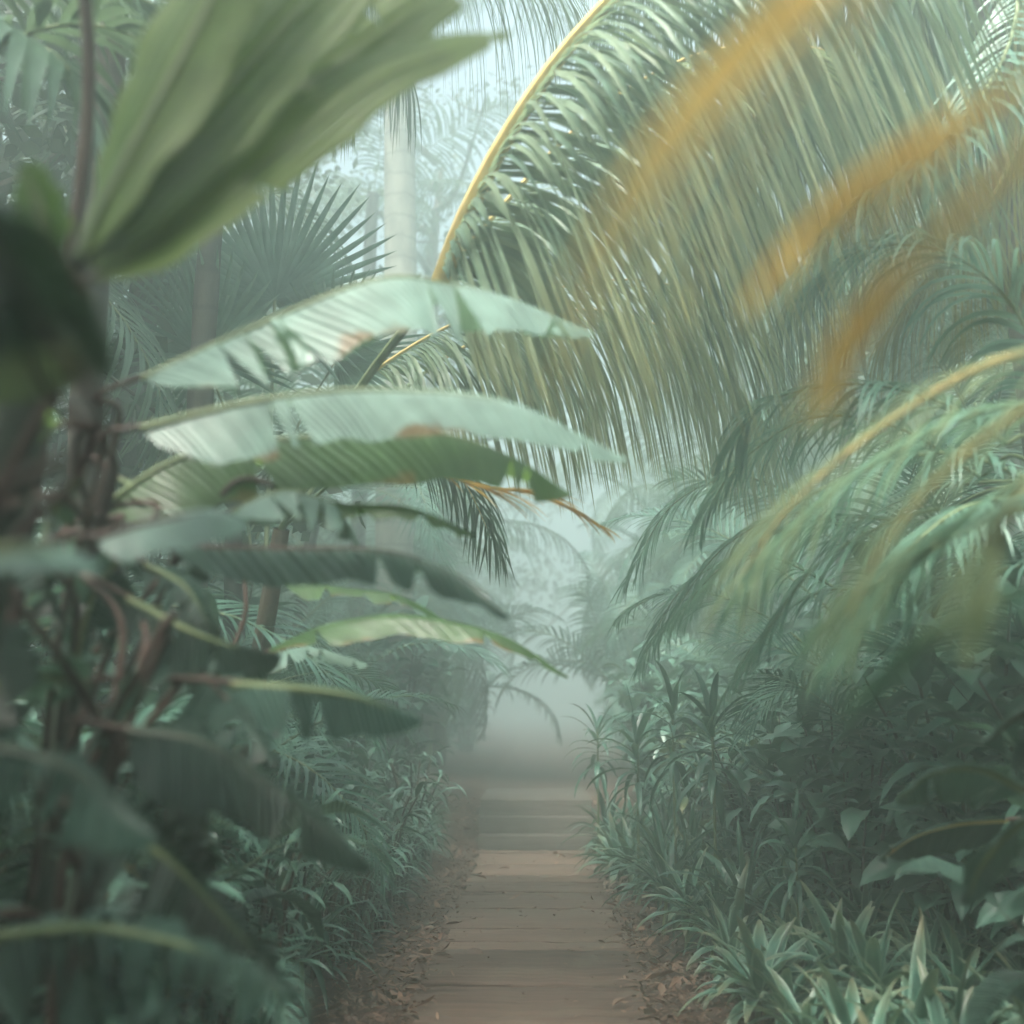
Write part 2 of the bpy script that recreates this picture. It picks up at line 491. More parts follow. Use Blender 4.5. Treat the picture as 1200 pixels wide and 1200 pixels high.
# earth bed of the walk with ragged edges
mb = MB()
yy = np.linspace(-2, 13.15, 240)
xl = -.70 + rng.normal(0, .02, 240) + .03 * np.sin(yy * 3.1); xr = .56 + rng.normal(0, .02, 240) + .03 * np.sin(yy * 2.3 + 1)
c = np.linspace(0, 1, 12)
px = xl[:, None] * (1 - c) + xr[:, None] * c
pz = .004 + .012 * np.sin(px * 5 + yy[:, None] * 3) * .4 - .03 * (np.abs(c - .5) * 2) ** 6
mb.grid(np.stack([px, np.repeat(yy[:, None], 12, 1), pz], -1), c, np.linspace(0, 1, 240), .5)
tag(mb.build('path', M['path']), kind='structure')


def plank(mb, x0, x1, y0, y1, z0, z1, rg, wob=.012):
    n = 16
    x = np.linspace(x0, x1, n)
    e0 = y0 + rg.normal(0, wob, n); e1 = y1 + rg.normal(0, wob, n)
    e0[0] += .02; e0[-1] += .015; e1[0] -= .02; e1[-1] -= .02
    zt = z1 + rg.normal(0, .0025, n)
    b = .006
    rows = [(e0, np.full(n, z0)), (e0, zt - b), (e0 + b, zt), ((e0 + e1) / 2, zt + rg.normal(0, .002, n)), (e1 - b, zt), (e1, zt - b), (e1, np.full(n, z0))]
    pos = np.stack([np.stack([x, a, z], -1) for a, z in rows], 0)
    r = rg.random()
    mb.grid(pos, np.linspace(0, 1, n), np.linspace(0, 1, 7), r)
    for i in (0, n - 1):
        e = pos[:, i]
        q = np.stack([e, np.repeat(e.mean(0)[None], 7, 0)], 1)
        if i == 0: q = q[:, ::-1]
        mb.grid(q, [0, 1], np.linspace(0, 1, 7), r)


mb = MB()
y = -1.0
rg = np.random.default_rng(3)
while y < 13.0:
    w = rg.choice([.16, .3, .45, .7, .95]) * rg.uniform(.85, 1.2)
    x0 = -.66 + rg.normal(0, .025); x1 = .52 + rg.normal(0, .025)
    plank(mb, x0, x1, y, min(y + w, 13.05), -.02, .024 + rg.uniform(0, .014), rg, .010)
    y += w + rg.uniform(.010, .03)
tag(mb.build('walkway_surface', M['plank']), kind='structure')

st = thing('wooden_steps', 'three low wooden steps closing the end of the plank walk', 'steps', (-.07, 13.2, 0))
rg = np.random.default_rng(4)
for k in range(3):
    mb = MB()
    plank(mb, -.60, .60, k * .22, (k + 1) * .22 + (1.7 if k == 2 else .02), -.05, .165 * (k + 1), rg, .004)
    mb.build('step', M['step'], st)
# leaf litter along both edges
mb = MB()
rg = np.random.default_rng(11)
for k in range(14000):
    yv = 3.5 + 10.5 * rg.random() ** 1.3
    r = rg.random()
    if r < .46:
        xv = -.64 - abs(rg.normal(0, .33))
    elif r < .95:
        xv = .50 + abs(rg.normal(0, .28))
    elif r < .975:
        xv = (-.66 + abs(rg.normal(0, .10))) if rg.random() < .5 else (.52 - abs(rg.normal(0, .10)))
    else:
        xv = rg.uniform(-.66, .52)
    L = rg.uniform(.018, .06) * (1 + 1.3 * (rg.random() < .15)); W = L * (rg.uniform(.12, .5) if rg.random() < .8 else .04)
    a = rg.uniform(0, 2 * math.pi)
    zz = (.036 if -.66 < xv < .52 else gnd(xv, yv) + rg.uniform(-.01, .04))
    d = np.array((math.cos(a), math.sin(a), rg.normal(.1, .3)))
    cpt = arc((xv, yv, zz), d, L, 4, rg.uniform(-.6, 1.2))
    blade(mb, cpt, W, kind='lance', fold=rg.uniform(-.8, .9), rnd=rg.random() ** 1.8, twist=rg.normal(0, .9))
tag(mb.build('leaf_litter', M['litter']), 'brown fallen leaves strewn along both edges of the walk', 'leaf litter', kind='stuff')

# ------------------------------------------------------------------ prototypes
G = np.random.default_rng(21)


def make_frond_proto(name, LL, W, mat, rib, length=2.2, elev=55, droop=1.6, count=44, rd=1.0, seed=0, bare=.12, **kw):
    rg = np.random.default_rng(seed)
    d = (math.cos(R(elev)), 0, math.sin(R(elev)))
    p = arc((0, 0, 0), d, length, 14, droop)
    mb, mr = MB(), MB()
    frond(mb, mr, p, LL, W, count, rd, bare, rg, **kw)
    o = proto(mb.build('frond', mat))
    KIDS[o.data.name] = [proto(mr.build('midrib', rib))]
    return o


AR = [make_frond_proto('a', .55, .026, M['areca'], M['rib_green'], 2.0, e, dr, 42, rd, s, .18, lift=.3)
      for e, dr, rd, s in ((70, 1.6, 1.1, 1), (60, 2.0, 1.4, 2), (50, 1.9, 1.0, 3))]
CO = [make_frond_proto('c', .95, .036, M['palm'], M['rib_green'], 3.4, e, dr, 54, rd, s, .12, lift=.15)
      for e, dr, rd, s in ((50, 2.0, 2.4, 4), (30, 1.8, 2.8, 5), (65, 2.2, 2.0, 6))]


def trunk_mesh(h, r0, r1, lean=.1, mat='bark', seed=0, flare=1.3):
    rg = np.random.default_rng(seed)
    mb = MB()
    n = 40
    z = np.linspace(-.1, h, n)
    x = lean * (z / h) ** 2 + .02 * np.sin(z * 1.3)
    r = r0 + (r1 - r0) * z / h
    r[:4] *= np.linspace(flare, 1.02, 4)
    r = r * (1 + .035 * np.sign(np.sin(z * 22)))
    tube(mb, np.stack([x, 0 * x, z], -1), r, 12, n)
    return mb, (lean, 0, h)


def palm(label, loc, h, kinds, nf, s=1., r=.09, name='palm_tree', cat='palm', group=None, mat='bark', seed=0, lean=.1, tiltmax=55, aims=None, matov=None, spread=360, a0=0):
    rg = np.random.default_rng(seed)
    t = thing(name, label, cat, loc, group)
    mb, top = trunk_mesh(h, r, r * .7, lean, mat, seed)
    mb.build('trunk', M[mat], t)
    for k in range(nf):
        src = kinds[rg.integers(len(kinds))]
        a = R(a0 + spread * (k + rg.uniform(-.3, .3)) / nf) if aims is None else R(aims[k])
        f = k / nf
        til = R(rg.uniform(-15, tiltmax))
        o = dup(src, t, (top[0], 0, h + rg.uniform(-.15, .05)), Euler((rg.normal(0, .25), til, a), 'XYZ'), s * rg.uniform(.85, 1.12))
        if matov:
            o.data = o.data
    return t


def areca(label, loc, s=1., n=11, seed=0, group=None, aims=None, tilt=(-12, 40), name='areca_palm', fr=None):
    """clumping palm: thin canes, fronds arching from the clump"""
    rg = np.random.default_rng(seed)
    t = thing(name, label, 'palm', loc, group, s=s)
    nc = max(3, n // 3)
    tops = []
    for k in range(nc):
        a = rg.uniform(0, 2 * math.pi); r = rg.uniform(.05, .22); h = rg.uniform(.4, 1.5)
        mb = MB()
        b = np.array((r * math.cos(a), r * math.sin(a), -.05)); e = b + np.array((.35 * math.cos(a) * h, .35 * math.sin(a) * h, h))
        tube(mb, [b, (b + e) / 2 + np.array((0, 0, .08)), e], [.03, .022, .018], 7)
        mb.build('cane', M['rib_green'], t)
        tops.append(e)
    for k in range(n):
        e = tops[k % nc]
        a = R(aims[k]) if aims is not None and k < len(aims) else 2 * math.pi * (k + rg.uniform(-.4, .4)) / n
        src = (fr or AR)[rg.integers(3)]
        dup(src, t, e, Euler((rg.normal(0, .3), R(rg.uniform(*tilt)), a), 'XYZ'), rg.uniform(.8, 1.15))
    return t


# rosette of strap leaves
def rosette_mesh(seed, n=20, L=.42, W=.045, droop=1.6, stem=.18, elev=(15, 80), kind='strap', mb=None, base=(0, 0, 0)):
    rg = np.random.default_rng(seed)
    mb = mb or MB()
    for k in range(n):
        f = k / n
        a = k * 2.399 + rg.normal(0, .2)
        el = R(elev[0] + (elev[1] - elev[0]) * f + rg.normal(0, 6))
        d = (math.cos(el) * math.cos(a), math.cos(el) * math.sin(a), math.sin(el))
        p = arc((base[0] + .01 * math.cos(a), base[1] + .01 * math.sin(a), base[2] + stem * (.7 + .3 * f)), d, L * rg.uniform(.7, 1.1), 9, droop * rg.uniform(.7, 1.2) * (1.1 - .5 * f))
        blade(mb, p, W * rg.uniform(.8, 1.15), kind=kind, fold=.35, rnd=rg.random(), cols=5, twist=rg.normal(0, .25), wave=.08, vr=rg.random() * 6)
    return mb


def rosette_proto(seed, mat, **kw):
    o = proto(rosette_mesh(seed, **kw).build('foliage', M[mat]))
    mb = MB(); tube(mb, [(0, 0, -.06), (.01, 0, kw.get('stem', .18))], [.014, .011], 7)
    return [o, proto(mb.build('stem', M['rib_green']))]


RO = [rosette_proto(30 + i, 'strap', n=24, L=.34 + .06 * (i % 2), W=.056, stem=.12 + .07 * (i % 3), elev=(4, 72), droop=1.6) for i in range(5)]
RN = [rosette_proto(50 + i, 'strap2', n=34, L=.5, W=.036, stem=.25, droop=2.0) for i in range(3)]
RD = [rosette_proto(60 + i, 'strap2', n=26, L=.5, W=.06, stem=1.3 + .3 * i, droop=2.2, elev=(-20, 75)) for i in range(3)]


def put(pair, name, label, cat, loc, s=1., rz=0., group=None, tilt=(0, 0)):
    t = thing(name, label, cat, loc, group, rz, s)
    t.rotation_euler = (tilt[0], tilt[1], rz)
    for o in pair:
        dup(o, t, (0, 0, 0))
    return t


# leafy shrub with lance leaves on upright stems
def shrub_proto(seed, mat, stems=9, h=1.6, per=15, L=.24, W=.06, spread=.55, kind='lance', droop=1.6, stemmat='stem', pet=.03, wave=.1, low=.1):
    rg = np.random.default_rng(seed)
    mb, ms = MB(), MB()
    for k in range(stems):
        a = 2 * math.pi * (k + rg.uniform(-.4, .4)) / stems
        rr = spread * rg.uniform(.3, 1)
        hh = h * rg.uniform(.55, 1.05)
        b = np.array((.1 * math.cos(a), .1 * math.sin(a), -.05)); e = np.array((rr * math.cos(a), rr * math.sin(a), hh))
        m = (b + e) / 2 + np.array((0, 0, .15)) - .12 * rr * np.array((math.cos(a), math.sin(a), 0))
        sp = crom([b, m, e], 24)
        tube(ms, sp[::4], [.014, .006], 6, 14)
        for j in range(per):
            f = low + (1 - low) * (j + rg.uniform(0, .8)) / per
            q = sp[min(int(f * 23), 23)]
            aa = j * 2.4 + rg.uniform(0, .7) + k
            el = R(rg.uniform(0, 60))
            d = np.array((math.cos(el) * math.cos(aa), math.cos(el) * math.sin(aa), math.sin(el)))
            LL = L * rg.uniform(.6, 1.15)
            p = arc(q + d * pet, d, LL, 7, droop * rg.uniform(.5, 1.3))
            tube(ms, [q, p[0]], .003, 4, 3)
            blade(mb, p, W * rg.uniform(.8, 1.2), kind=kind, fold=.3, rnd=rg.random(), cols=5, twist=rg.normal(0, .4), wave=wave, vr=rg.random() * 6)
    o = proto(mb.build('foliage', M[mat])); s = proto(ms.build('stems', M[stemmat]))
    return [o, s]


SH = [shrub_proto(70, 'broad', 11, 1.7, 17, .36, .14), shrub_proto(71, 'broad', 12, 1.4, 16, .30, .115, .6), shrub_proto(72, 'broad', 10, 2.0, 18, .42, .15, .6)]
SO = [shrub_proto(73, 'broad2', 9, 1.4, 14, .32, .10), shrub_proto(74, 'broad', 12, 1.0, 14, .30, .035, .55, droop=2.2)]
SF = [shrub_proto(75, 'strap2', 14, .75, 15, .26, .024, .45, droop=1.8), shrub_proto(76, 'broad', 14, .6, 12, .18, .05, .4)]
SB = [shrub_proto(77, 'blue_leaf', 6, 1.6, 6, .55, .17, .5, kind='oval', droop=1.9, pet=.18, wave=.16, low=.35),
      shrub_proto(78, 'banana_dark', 6, 1.9, 6, .6, .2, .6, kind='oval', droop=2.0, pet=.2, wave=.16, low=.3)]


# fan palm leaf
def fan_proto(seed, Rr=.95, n=46, mat='fan', W=.05):
    rg = np.random.default_rng(seed)
    mb, ms = MB(), MB()
    for k in range(n):
        a = R(-140 + 280 * k / (n - 1))
        d = np.array((math.cos(a), math.sin(a), .18))
        L = Rr * (1 - .25 * abs(a / R(140)) ** 2) * rg.uniform(.93, 1.03)
        p = arc((0, 0, 0), d, L, 8, rg.uniform(.35, .75))
        p += 0
        blade(mb, p, W, kind='strap', fold=.7, rnd=rg.random(), cols=3)
    tube(ms, [(-1.5, 0, -.9), (-.7, 0, -.25), (0, 0, 0)], [.016, .01], 6)
    o = proto(mb.build('leaf', M[mat])); KIDS[o.data.name] = [proto(ms.build('stalk', M['rib_green']))]
    return o


FA = [fan_proto(81), fan_proto(82, 1.05, 40)]


# ------------------------------------------------------------------ banana leaves
def banana_leaf(parent, origin, pts, Wn, Wf, an, af, mat, rib='rib_green', seed=0, tears=5, n=70, name='leaf', curl=.5, rr=.012, tear_w=.02, label=None):
    """pts world midrib; n-side = to the camera (S = T x Z), f-side away. angles in degrees of droop (negative lifts)"""
    rg = np.random.default_rng(seed)
    p = crom(pts, n)
    T = tangents(p)
    S = nrm(np.cross(T, np.array((0, 0, 1.)))); U = np.cross(S, T)
    t = np.linspace(0, 1, n)
    mb, mr = MB(), MB()
    for sg, W, ang in ((1, Wn, an), (-1, Wf, af)):
        cuts = sorted(rg.uniform(.12, .97, tears)) if tears else []
        bounds = [0] + [int(c * (n - 1)) for c in cuts] + [n - 1]
        bounds = sorted(set(bounds))
        for a, b in zip(bounds[:-1], bounds[1:]):
            if b - a < 2:
                if b - a < 1: continue
            idx = np.arange(a, b + 1)
            tt = t[idx]
            w = W * wprof('banana', tt)
            u = np.linspace(0, 1, 7)
            extra = rg.normal(0, 7) if (b - a) < n - 1 else 0
            th = R(ang + extra) * np.ones(len(idx))
            lo = (idx - a) / max(1, b - a)
            pinch = tear_w * (np.exp(-lo * 6) * (a > 0) - np.exp(-(1 - lo) * 6) * (b < n - 1))
            wav = .05 * np.sin(tt * 23 + rg.uniform(0, 6)) + .03 * np.sin(tt * 51 + rg.uniform(0, 6))
            wl = w * (1 + rg.uniform(-.1, .03))
            q = p[idx][:, None] + sg * S[idx][:, None] * (wl[:, None] * u * np.cos(th)[:, None])[..., None] \
                - U[idx][:, None] * ((wl[:, None] * (u * np.sin(th)[:, None] + curl * .35 * u ** 2.2 + wav[:, None] * u ** 2)))[..., None] \
                + T[idx][:, None] * ((w[:, None] * .18 * u) + pinch[:, None] * u ** 1.5)[..., None]
            q = q + U[idx][:, None] * (.006 * np.sin(np.pi * np.minimum(1, u * 3)))[None, :, None]
            mb.grid(q, .5 + sg * .5 * u, tt, rg.random())
    tube(mr, p[::5] - U[::5] * .006, [rr, rr * .8, rr * .5, rr * .12], 8, 26)
    o = mb.build(name, M[mat], parent, origin)
    r = mr.build('midrib', M[rib], o, origin)
    if label: o['label'] = label
    return o


def banana_plant(label, base, crown, leaves, stem_r=.09, stemmat='rib_dark', stemtop=None):
    """base, crown world points; leaves = list of dicts"""
    base = np.array(base, float); crown = np.array(crown, float)
    t = thing('banana_plant', label, 'banana plant', tuple(base))
    mb = MB(); tube(mb, [base + (0, 0, -.05), base * .5 + crown * .5 + np.array((.02, .03, 0)), crown], [stem_r, stem_r * .8, stem_r * .5], 12, 20)
    mb.build('pseudostem', M[stemmat], t, base)
    for i, L in enumerate(leaves):
        pts = [P(*q) for q in L['p']]
        mp = MB()
        a = pts[0]; d = nrm(pts[1] - pts[0])
        mid = crown * .5 + a * .5 + np.array((0, 0, L.get('arch', .02)))
        hc = crown * (1 - .07 * i) + base * .07 * i if i < 8 else crown
        mid = hc * .45 + a * .55 + np.array((0, 0, L.get('arch', .05)))
        tube(mp, [hc - (0, 0, .06), mid, a - d * .12, a + d * .02], [.012, .009, .008, .007], 8, 18)
        mp.build('leaf_stalk', M[L.get('stalk', 'rib_red')], t, base)
        banana_leaf(t, base, pts, L['wn'], L['wf'], L['an'], L['af'], L.get('m', 'banana'), L.get('rib', 'rib_green'), L.get('seed', i), L.get('tears', 4),
                    curl=L.get('curl', .5), rr=L.get('rr', .012), tear_w=L.get('tw', .02), label=L.get('label'))
    return t


# near plant: big green leaves of the upper left corner
banana_plant('tall blurred banana plant with broad sunlit green leaves filling the upper left corner', (-1.35, 2.15, 0), P(40, 420, 2.1), [
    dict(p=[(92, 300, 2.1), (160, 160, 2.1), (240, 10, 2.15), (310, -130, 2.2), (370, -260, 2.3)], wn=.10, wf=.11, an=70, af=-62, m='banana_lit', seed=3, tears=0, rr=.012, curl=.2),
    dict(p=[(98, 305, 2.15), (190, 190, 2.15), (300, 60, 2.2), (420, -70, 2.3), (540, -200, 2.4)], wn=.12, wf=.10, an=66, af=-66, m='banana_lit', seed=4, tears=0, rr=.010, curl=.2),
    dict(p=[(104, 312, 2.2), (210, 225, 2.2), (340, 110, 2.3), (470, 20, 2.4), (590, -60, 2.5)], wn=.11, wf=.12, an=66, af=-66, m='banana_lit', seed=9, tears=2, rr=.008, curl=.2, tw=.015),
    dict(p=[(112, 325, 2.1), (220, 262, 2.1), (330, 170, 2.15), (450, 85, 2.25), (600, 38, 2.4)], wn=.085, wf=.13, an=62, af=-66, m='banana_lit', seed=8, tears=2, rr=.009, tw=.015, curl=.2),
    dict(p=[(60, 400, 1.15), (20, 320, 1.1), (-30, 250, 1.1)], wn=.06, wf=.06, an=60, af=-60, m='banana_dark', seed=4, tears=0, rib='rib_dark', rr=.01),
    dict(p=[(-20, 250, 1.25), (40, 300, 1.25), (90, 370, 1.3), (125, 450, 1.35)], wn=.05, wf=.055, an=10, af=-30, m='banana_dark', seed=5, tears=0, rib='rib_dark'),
    dict(p=[(60, 460, 1.7), (30, 400, 1.65), (-10, 340, 1.6), (-90, 290, 1.6)], wn=.12, wf=.11, an=60, af=10, m='broad2', seed=6, tears=0),
    dict(p=[(70, 300, 1.9), (50, 240, 1.9), (30, 190, 1.9)], wn=.06, wf=.06, an=30, af=-40, m='banana', seed=7, tears=0),
], stem_r=.08, stemmat='rib_dark')

# main plant: the long pale leaves that reach over the path
banana_plant('banana plant on the left bank with long pale teal leaves reaching over the walk', (-1.45, 3.35, .1), P(110, 590, 3.2), [
    dict(p=[(165, 442, 3.1), (300, 380, 3.15), (440, 326, 3.2), (520, 330, 3.3), (600, 350, 3.4), (695, 392, 3.5)], wn=.19, wf=.15, an=62, af=40, m='banana_teal', seed=11, tears=9, rr=.011, tw=.035, label='pale leaf with torn brown edges'),
    dict(p=[(165, 500, 2.9), (300, 468, 2.9), (430, 455, 2.95), (590, 470, 3.0), (735, 540, 3.1)], wn=.135, wf=.08, an=66, af=5, m='banana_teal', seed=12, tears=3, rr=.012, label='long smooth pale teal leaf'),
    dict(p=[(110, 600, 3.3), (210, 535, 3.3), (340, 512, 3.35), (500, 505, 3.45), (600, 535, 3.5), (668, 580, 3.6)], wn=.17, wf=.12, an=64, af=20, m='banana', seed=13, tears=4, tw=.03),
    dict(p=[(330, 575, 3.3), (400, 590, 3.35), (480, 596, 3.4), (560, 628, 3.5)], wn=.07, wf=.08, an=40, af=10, m='banana', seed=14, tears=4, tw=.03),
    dict(p=[(110, 628, 2.3), (180, 610, 2.3), (250, 600, 2.35), (290, 615, 2.4)], wn=.075, wf=.05, an=55, af=-10, m='banana_teal', seed=15, tears=0, rib='rib_red'),
    dict(p=[(200, 640, 3.0), (330, 642, 3.05), (450, 645, 3.1), (540, 675, 3.15), (595, 725, 3.2)], wn=.12, wf=.1, an=40, af=10, m='blue_leaf', seed=16, tears=2, rib='rib_red'),
    dict(p=[(270, 600, 3.2), (330, 575, 3.25), (390, 590, 3.3), (420, 640, 3.35)], wn=.11, wf=.1, an=50, af=20, m='banana_teal', seed=17, tears=4),
    dict(p=[(90, 560, 2.8), (60, 600, 2.75), (50, 670, 2.7), (70, 740, 2.7)], wn=.09, wf=.08, an=50, af=-40, m='banana_dark', seed=51, tears=5),
    dict(p=[(150, 640, 3.0), (110, 690, 3.0), (95, 760, 3.0), (110, 830, 3.0)], wn=.09, wf=.08, an=45, af=-40, m='blue_leaf', seed=52, tears=6),
    dict(p=[(170, 660, 3.1), (220, 690, 3.1), (250, 750, 3.1), (255, 820, 3.1)], wn=.09, wf=.08, an=45, af=-40, m='blue_leaf', seed=53, tears=6),
    dict(p=[(60, 500, 2.5), (10, 500, 2.4), (-30, 560, 2.4)], wn=.09, wf=.08, an=45, af=-30, m='banana', seed=54, tears=3),
    dict(p=[(140, 560, 3.4), (190, 590, 3.4), (220, 650, 3.4), (215, 720, 3.4)], wn=.09, wf=.08, an=45, af=-40, m='banana_dark', seed=55, tears=5),
    dict(p=[(-40, 650, 1.5), (20, 640, 1.5), (70, 645, 1.55), (120, 668, 1.6)], wn=.035, wf=.03, an=50, af=10, m='banana_teal', seed=18, tears=0),
], stem_r=.055)

# lower plant: dark leaves of the lower left
banana_plant('low banana plant in deep shade with dark drooping leaves near the walk edge', (-1.15, 2.75, .05), P(130, 830, 2.7), [
    dict(p=[(200, 750, 2.9), (250, 800, 2.85), (290, 845, 2.8), (325, 900, 2.8)], wn=.12, wf=.12, an=45, af=-45, m='blue_leaf', seed=21, tears=12, rib='rib_red', tw=.02, rr=.009),
    dict(p=[(270, 800, 2.7), (350, 805, 2.75), (420, 815, 2.8), (495, 845, 2.9)], wn=.10, wf=.05, an=60, af=-10, m='blue_leaf', seed=22, tears=2),
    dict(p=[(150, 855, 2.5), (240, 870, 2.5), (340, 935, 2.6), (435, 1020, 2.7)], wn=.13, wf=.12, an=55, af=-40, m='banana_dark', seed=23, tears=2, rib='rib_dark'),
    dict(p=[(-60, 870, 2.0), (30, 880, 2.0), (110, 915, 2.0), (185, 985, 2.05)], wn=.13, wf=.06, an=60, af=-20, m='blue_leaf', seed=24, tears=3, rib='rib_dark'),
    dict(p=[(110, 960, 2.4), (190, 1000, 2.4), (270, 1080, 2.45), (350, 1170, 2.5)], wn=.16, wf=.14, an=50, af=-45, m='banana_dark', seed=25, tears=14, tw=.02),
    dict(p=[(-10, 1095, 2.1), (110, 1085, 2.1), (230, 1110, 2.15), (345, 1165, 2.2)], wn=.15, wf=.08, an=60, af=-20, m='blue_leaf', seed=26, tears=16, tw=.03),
    dict(p=[(165, 780, 2.6), (120, 850, 2.55), (85, 920, 2.5)], wn=.05, wf=.05, an=30, af=-20, m='blue_leaf', seed=27, tears=1, rib='rib_red'),
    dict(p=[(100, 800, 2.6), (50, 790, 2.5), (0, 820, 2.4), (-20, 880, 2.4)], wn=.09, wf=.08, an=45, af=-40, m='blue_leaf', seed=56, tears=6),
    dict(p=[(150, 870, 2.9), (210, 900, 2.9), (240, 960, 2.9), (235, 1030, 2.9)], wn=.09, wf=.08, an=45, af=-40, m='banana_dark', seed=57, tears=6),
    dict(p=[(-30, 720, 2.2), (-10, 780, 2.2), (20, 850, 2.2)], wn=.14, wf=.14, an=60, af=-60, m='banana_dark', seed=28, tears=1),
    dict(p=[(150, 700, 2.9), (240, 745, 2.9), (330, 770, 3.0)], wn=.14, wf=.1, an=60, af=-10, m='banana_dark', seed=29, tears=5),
], stem_r=.06, stemmat='rib_dark')

# slim sharper leaf over the walk
banana_plant('slender heliconia with a narrow ribbed leaf pointing across the walk', (-1.5, 4.3, .1), P(235, 800, 4.2), [
    dict(p=[(310, 765, 4.1), (380, 735, 4.1), (460, 722, 4.15), (540, 732, 4.2), (600, 752, 4.25), (665, 795, 4.3)], wn=.10, wf=.06, an=25, af=-5, m='banana', seed=31, tears=3, rr=.007, rib='rib_dark'),
    dict(p=[(330, 680, 4.3), (400, 690, 4.3), (470, 700, 4.4), (530, 735, 4.5)], wn=.07, wf=.06, an=30, af=-10, m='banana', seed=32, tears=3, rr=.007),
    dict(p=[(290, 780, 4.4), (360, 760, 4.4), (430, 780, 4.5)], wn=.08, wf=.07, an=35, af=0, m='banana_teal', seed=33, tears=5, rr=.007),
], stem_r=.035)


# ------------------------------------------------------------------ hanging palm curtain
M['stalk'] = M['rib_green']


def custom_palm(label, base, crown, fronds, stem_r=.06, stemmat='stem', name='palm_tree', group=None, cat='palm'):
    base = np.array(base, float); crown = np.array(crown, float)
    t = thing(name, label, cat, tuple(base), group)
    mb = MB(); tube(mb, [base - (0, 0, .05), base * .5 + crown * .5 + np.array((0, .05, 0)), crown], [stem_r * 1.2, stem_r, stem_r * .7], 10, 20)
    mb.build('trunk', M[stemmat], t, base)
    for i, f in enumerate(fronds):
        pts = [P(*q) if len(q) == 3 else np.array(q[:3]) for q in f['p']]
        b, r, k_ = MB(), MB(), MB()
        if f.get('stalk', True):
            a = pts[0]
            tube(k_, [crown, crown * .5 + a * .5 + np.array((0, 0, .1)), a], [min(.02, f.get('r', .014)), min(.02, f.get('r', .014))], 6)
        frond(b, r, pts, f['L'], f['W'], f.get('n', 50), f.get('d', 2.5), f.get('t0', .03), np.random.default_rng(f.get('seed', i + 100)),
              ang0=f.get('a0', 60), ang1=f.get('a1', 30), r0=f.get('r', .014), lift=f.get('lift', .1), seg=f.get('seg', 9),
              sides=f.get('sides', (1, -1)), jitter=f.get('j', .6), tipw=f.get('tw', .4), rnd0=f.get('c0', 0), rnd1=f.get('c1', 1), gd=nrm(np.array(f.get('g', (0, 0, -1)), float)))
        o = b.build('frond', M[f.get('m', 'curtain')], t, base)
        r.build('midrib', M[f.get('rib', 'rib_yellow')], o, base)
        k_.build('stalk', M['rib_green'], o, base)
        if f.get('label'): o['label'] = f['label']
    return t


GL = (.27, 0, -1)
custom_palm('left bank palm whose giant yellow-ribbed frond arches over the walk', (-1.75, 6.6, .15), P(330, 620, 6.2), [
    dict(p=[(515, 335, 5.4), (545, 255, 5.3), (600, 150, 5.2), (670, 50, 5.1), (770, -50, 5.0), (900, -120, 5.0), (1060, -140, 5.0)], L=1.75, W=.027, n=170, d=6.5, a0=48, a1=42, m='curtain', r=.05, seed=201, tw=.95, lift=-.75, g=GL, seg=12),
    dict(p=[(500, 350, 6.0), (590, 240, 6.0), (700, 130, 6.0), (830, 60, 5.9), (970, 60, 5.9), (1080, 130, 5.9)], L=1.7, W=.026, n=140, d=6.0, a0=42, a1=32, m='curtain', r=.016, seed=202, tw=.8, g=GL, seg=12, lift=-.6),
    dict(p=[(430, 440, 6.8), (520, 385, 6.7), (640, 340, 6.6), (770, 330, 6.6), (880, 380, 6.6)], L=1.25, W=.024, n=120, d=5.5, a0=45, a1=25, m='curtain', r=.012, seed=203, g=(.15, 0, -1), seg=10, tw=.7, c0=.4, lift=-.5),
    dict(p=[(520, 420, 7.6), (610, 375, 7.6), (720, 365, 7.8), (820, 410, 8.0), (880, 480, 8.2)], L=1.35, W=.026, n=110, d=5.5, a0=45, a1=25, m='curtain', r=.012, seed=207, g=(.12, 0, -1), seg=10, tw=.7, c0=.2, lift=-.5),
    dict(p=[(480, 540, 5.6), (560, 570, 5.6), (630, 580, 5.6), (700, 615, 5.6)], L=.35, W=.03, n=24, d=.7, a0=24, a1=12, m='yellow', r=.008, seed=204, label='dead orange frond'),
    dict(p=[(400, 520, 6.5), (480, 520, 6.5), (540, 560, 6.6), (580, 640, 6.8)], L=.6, W=.022, n=50, d=2.6, a0=60, a1=25, m='palm', r=.010, seed=205),
])
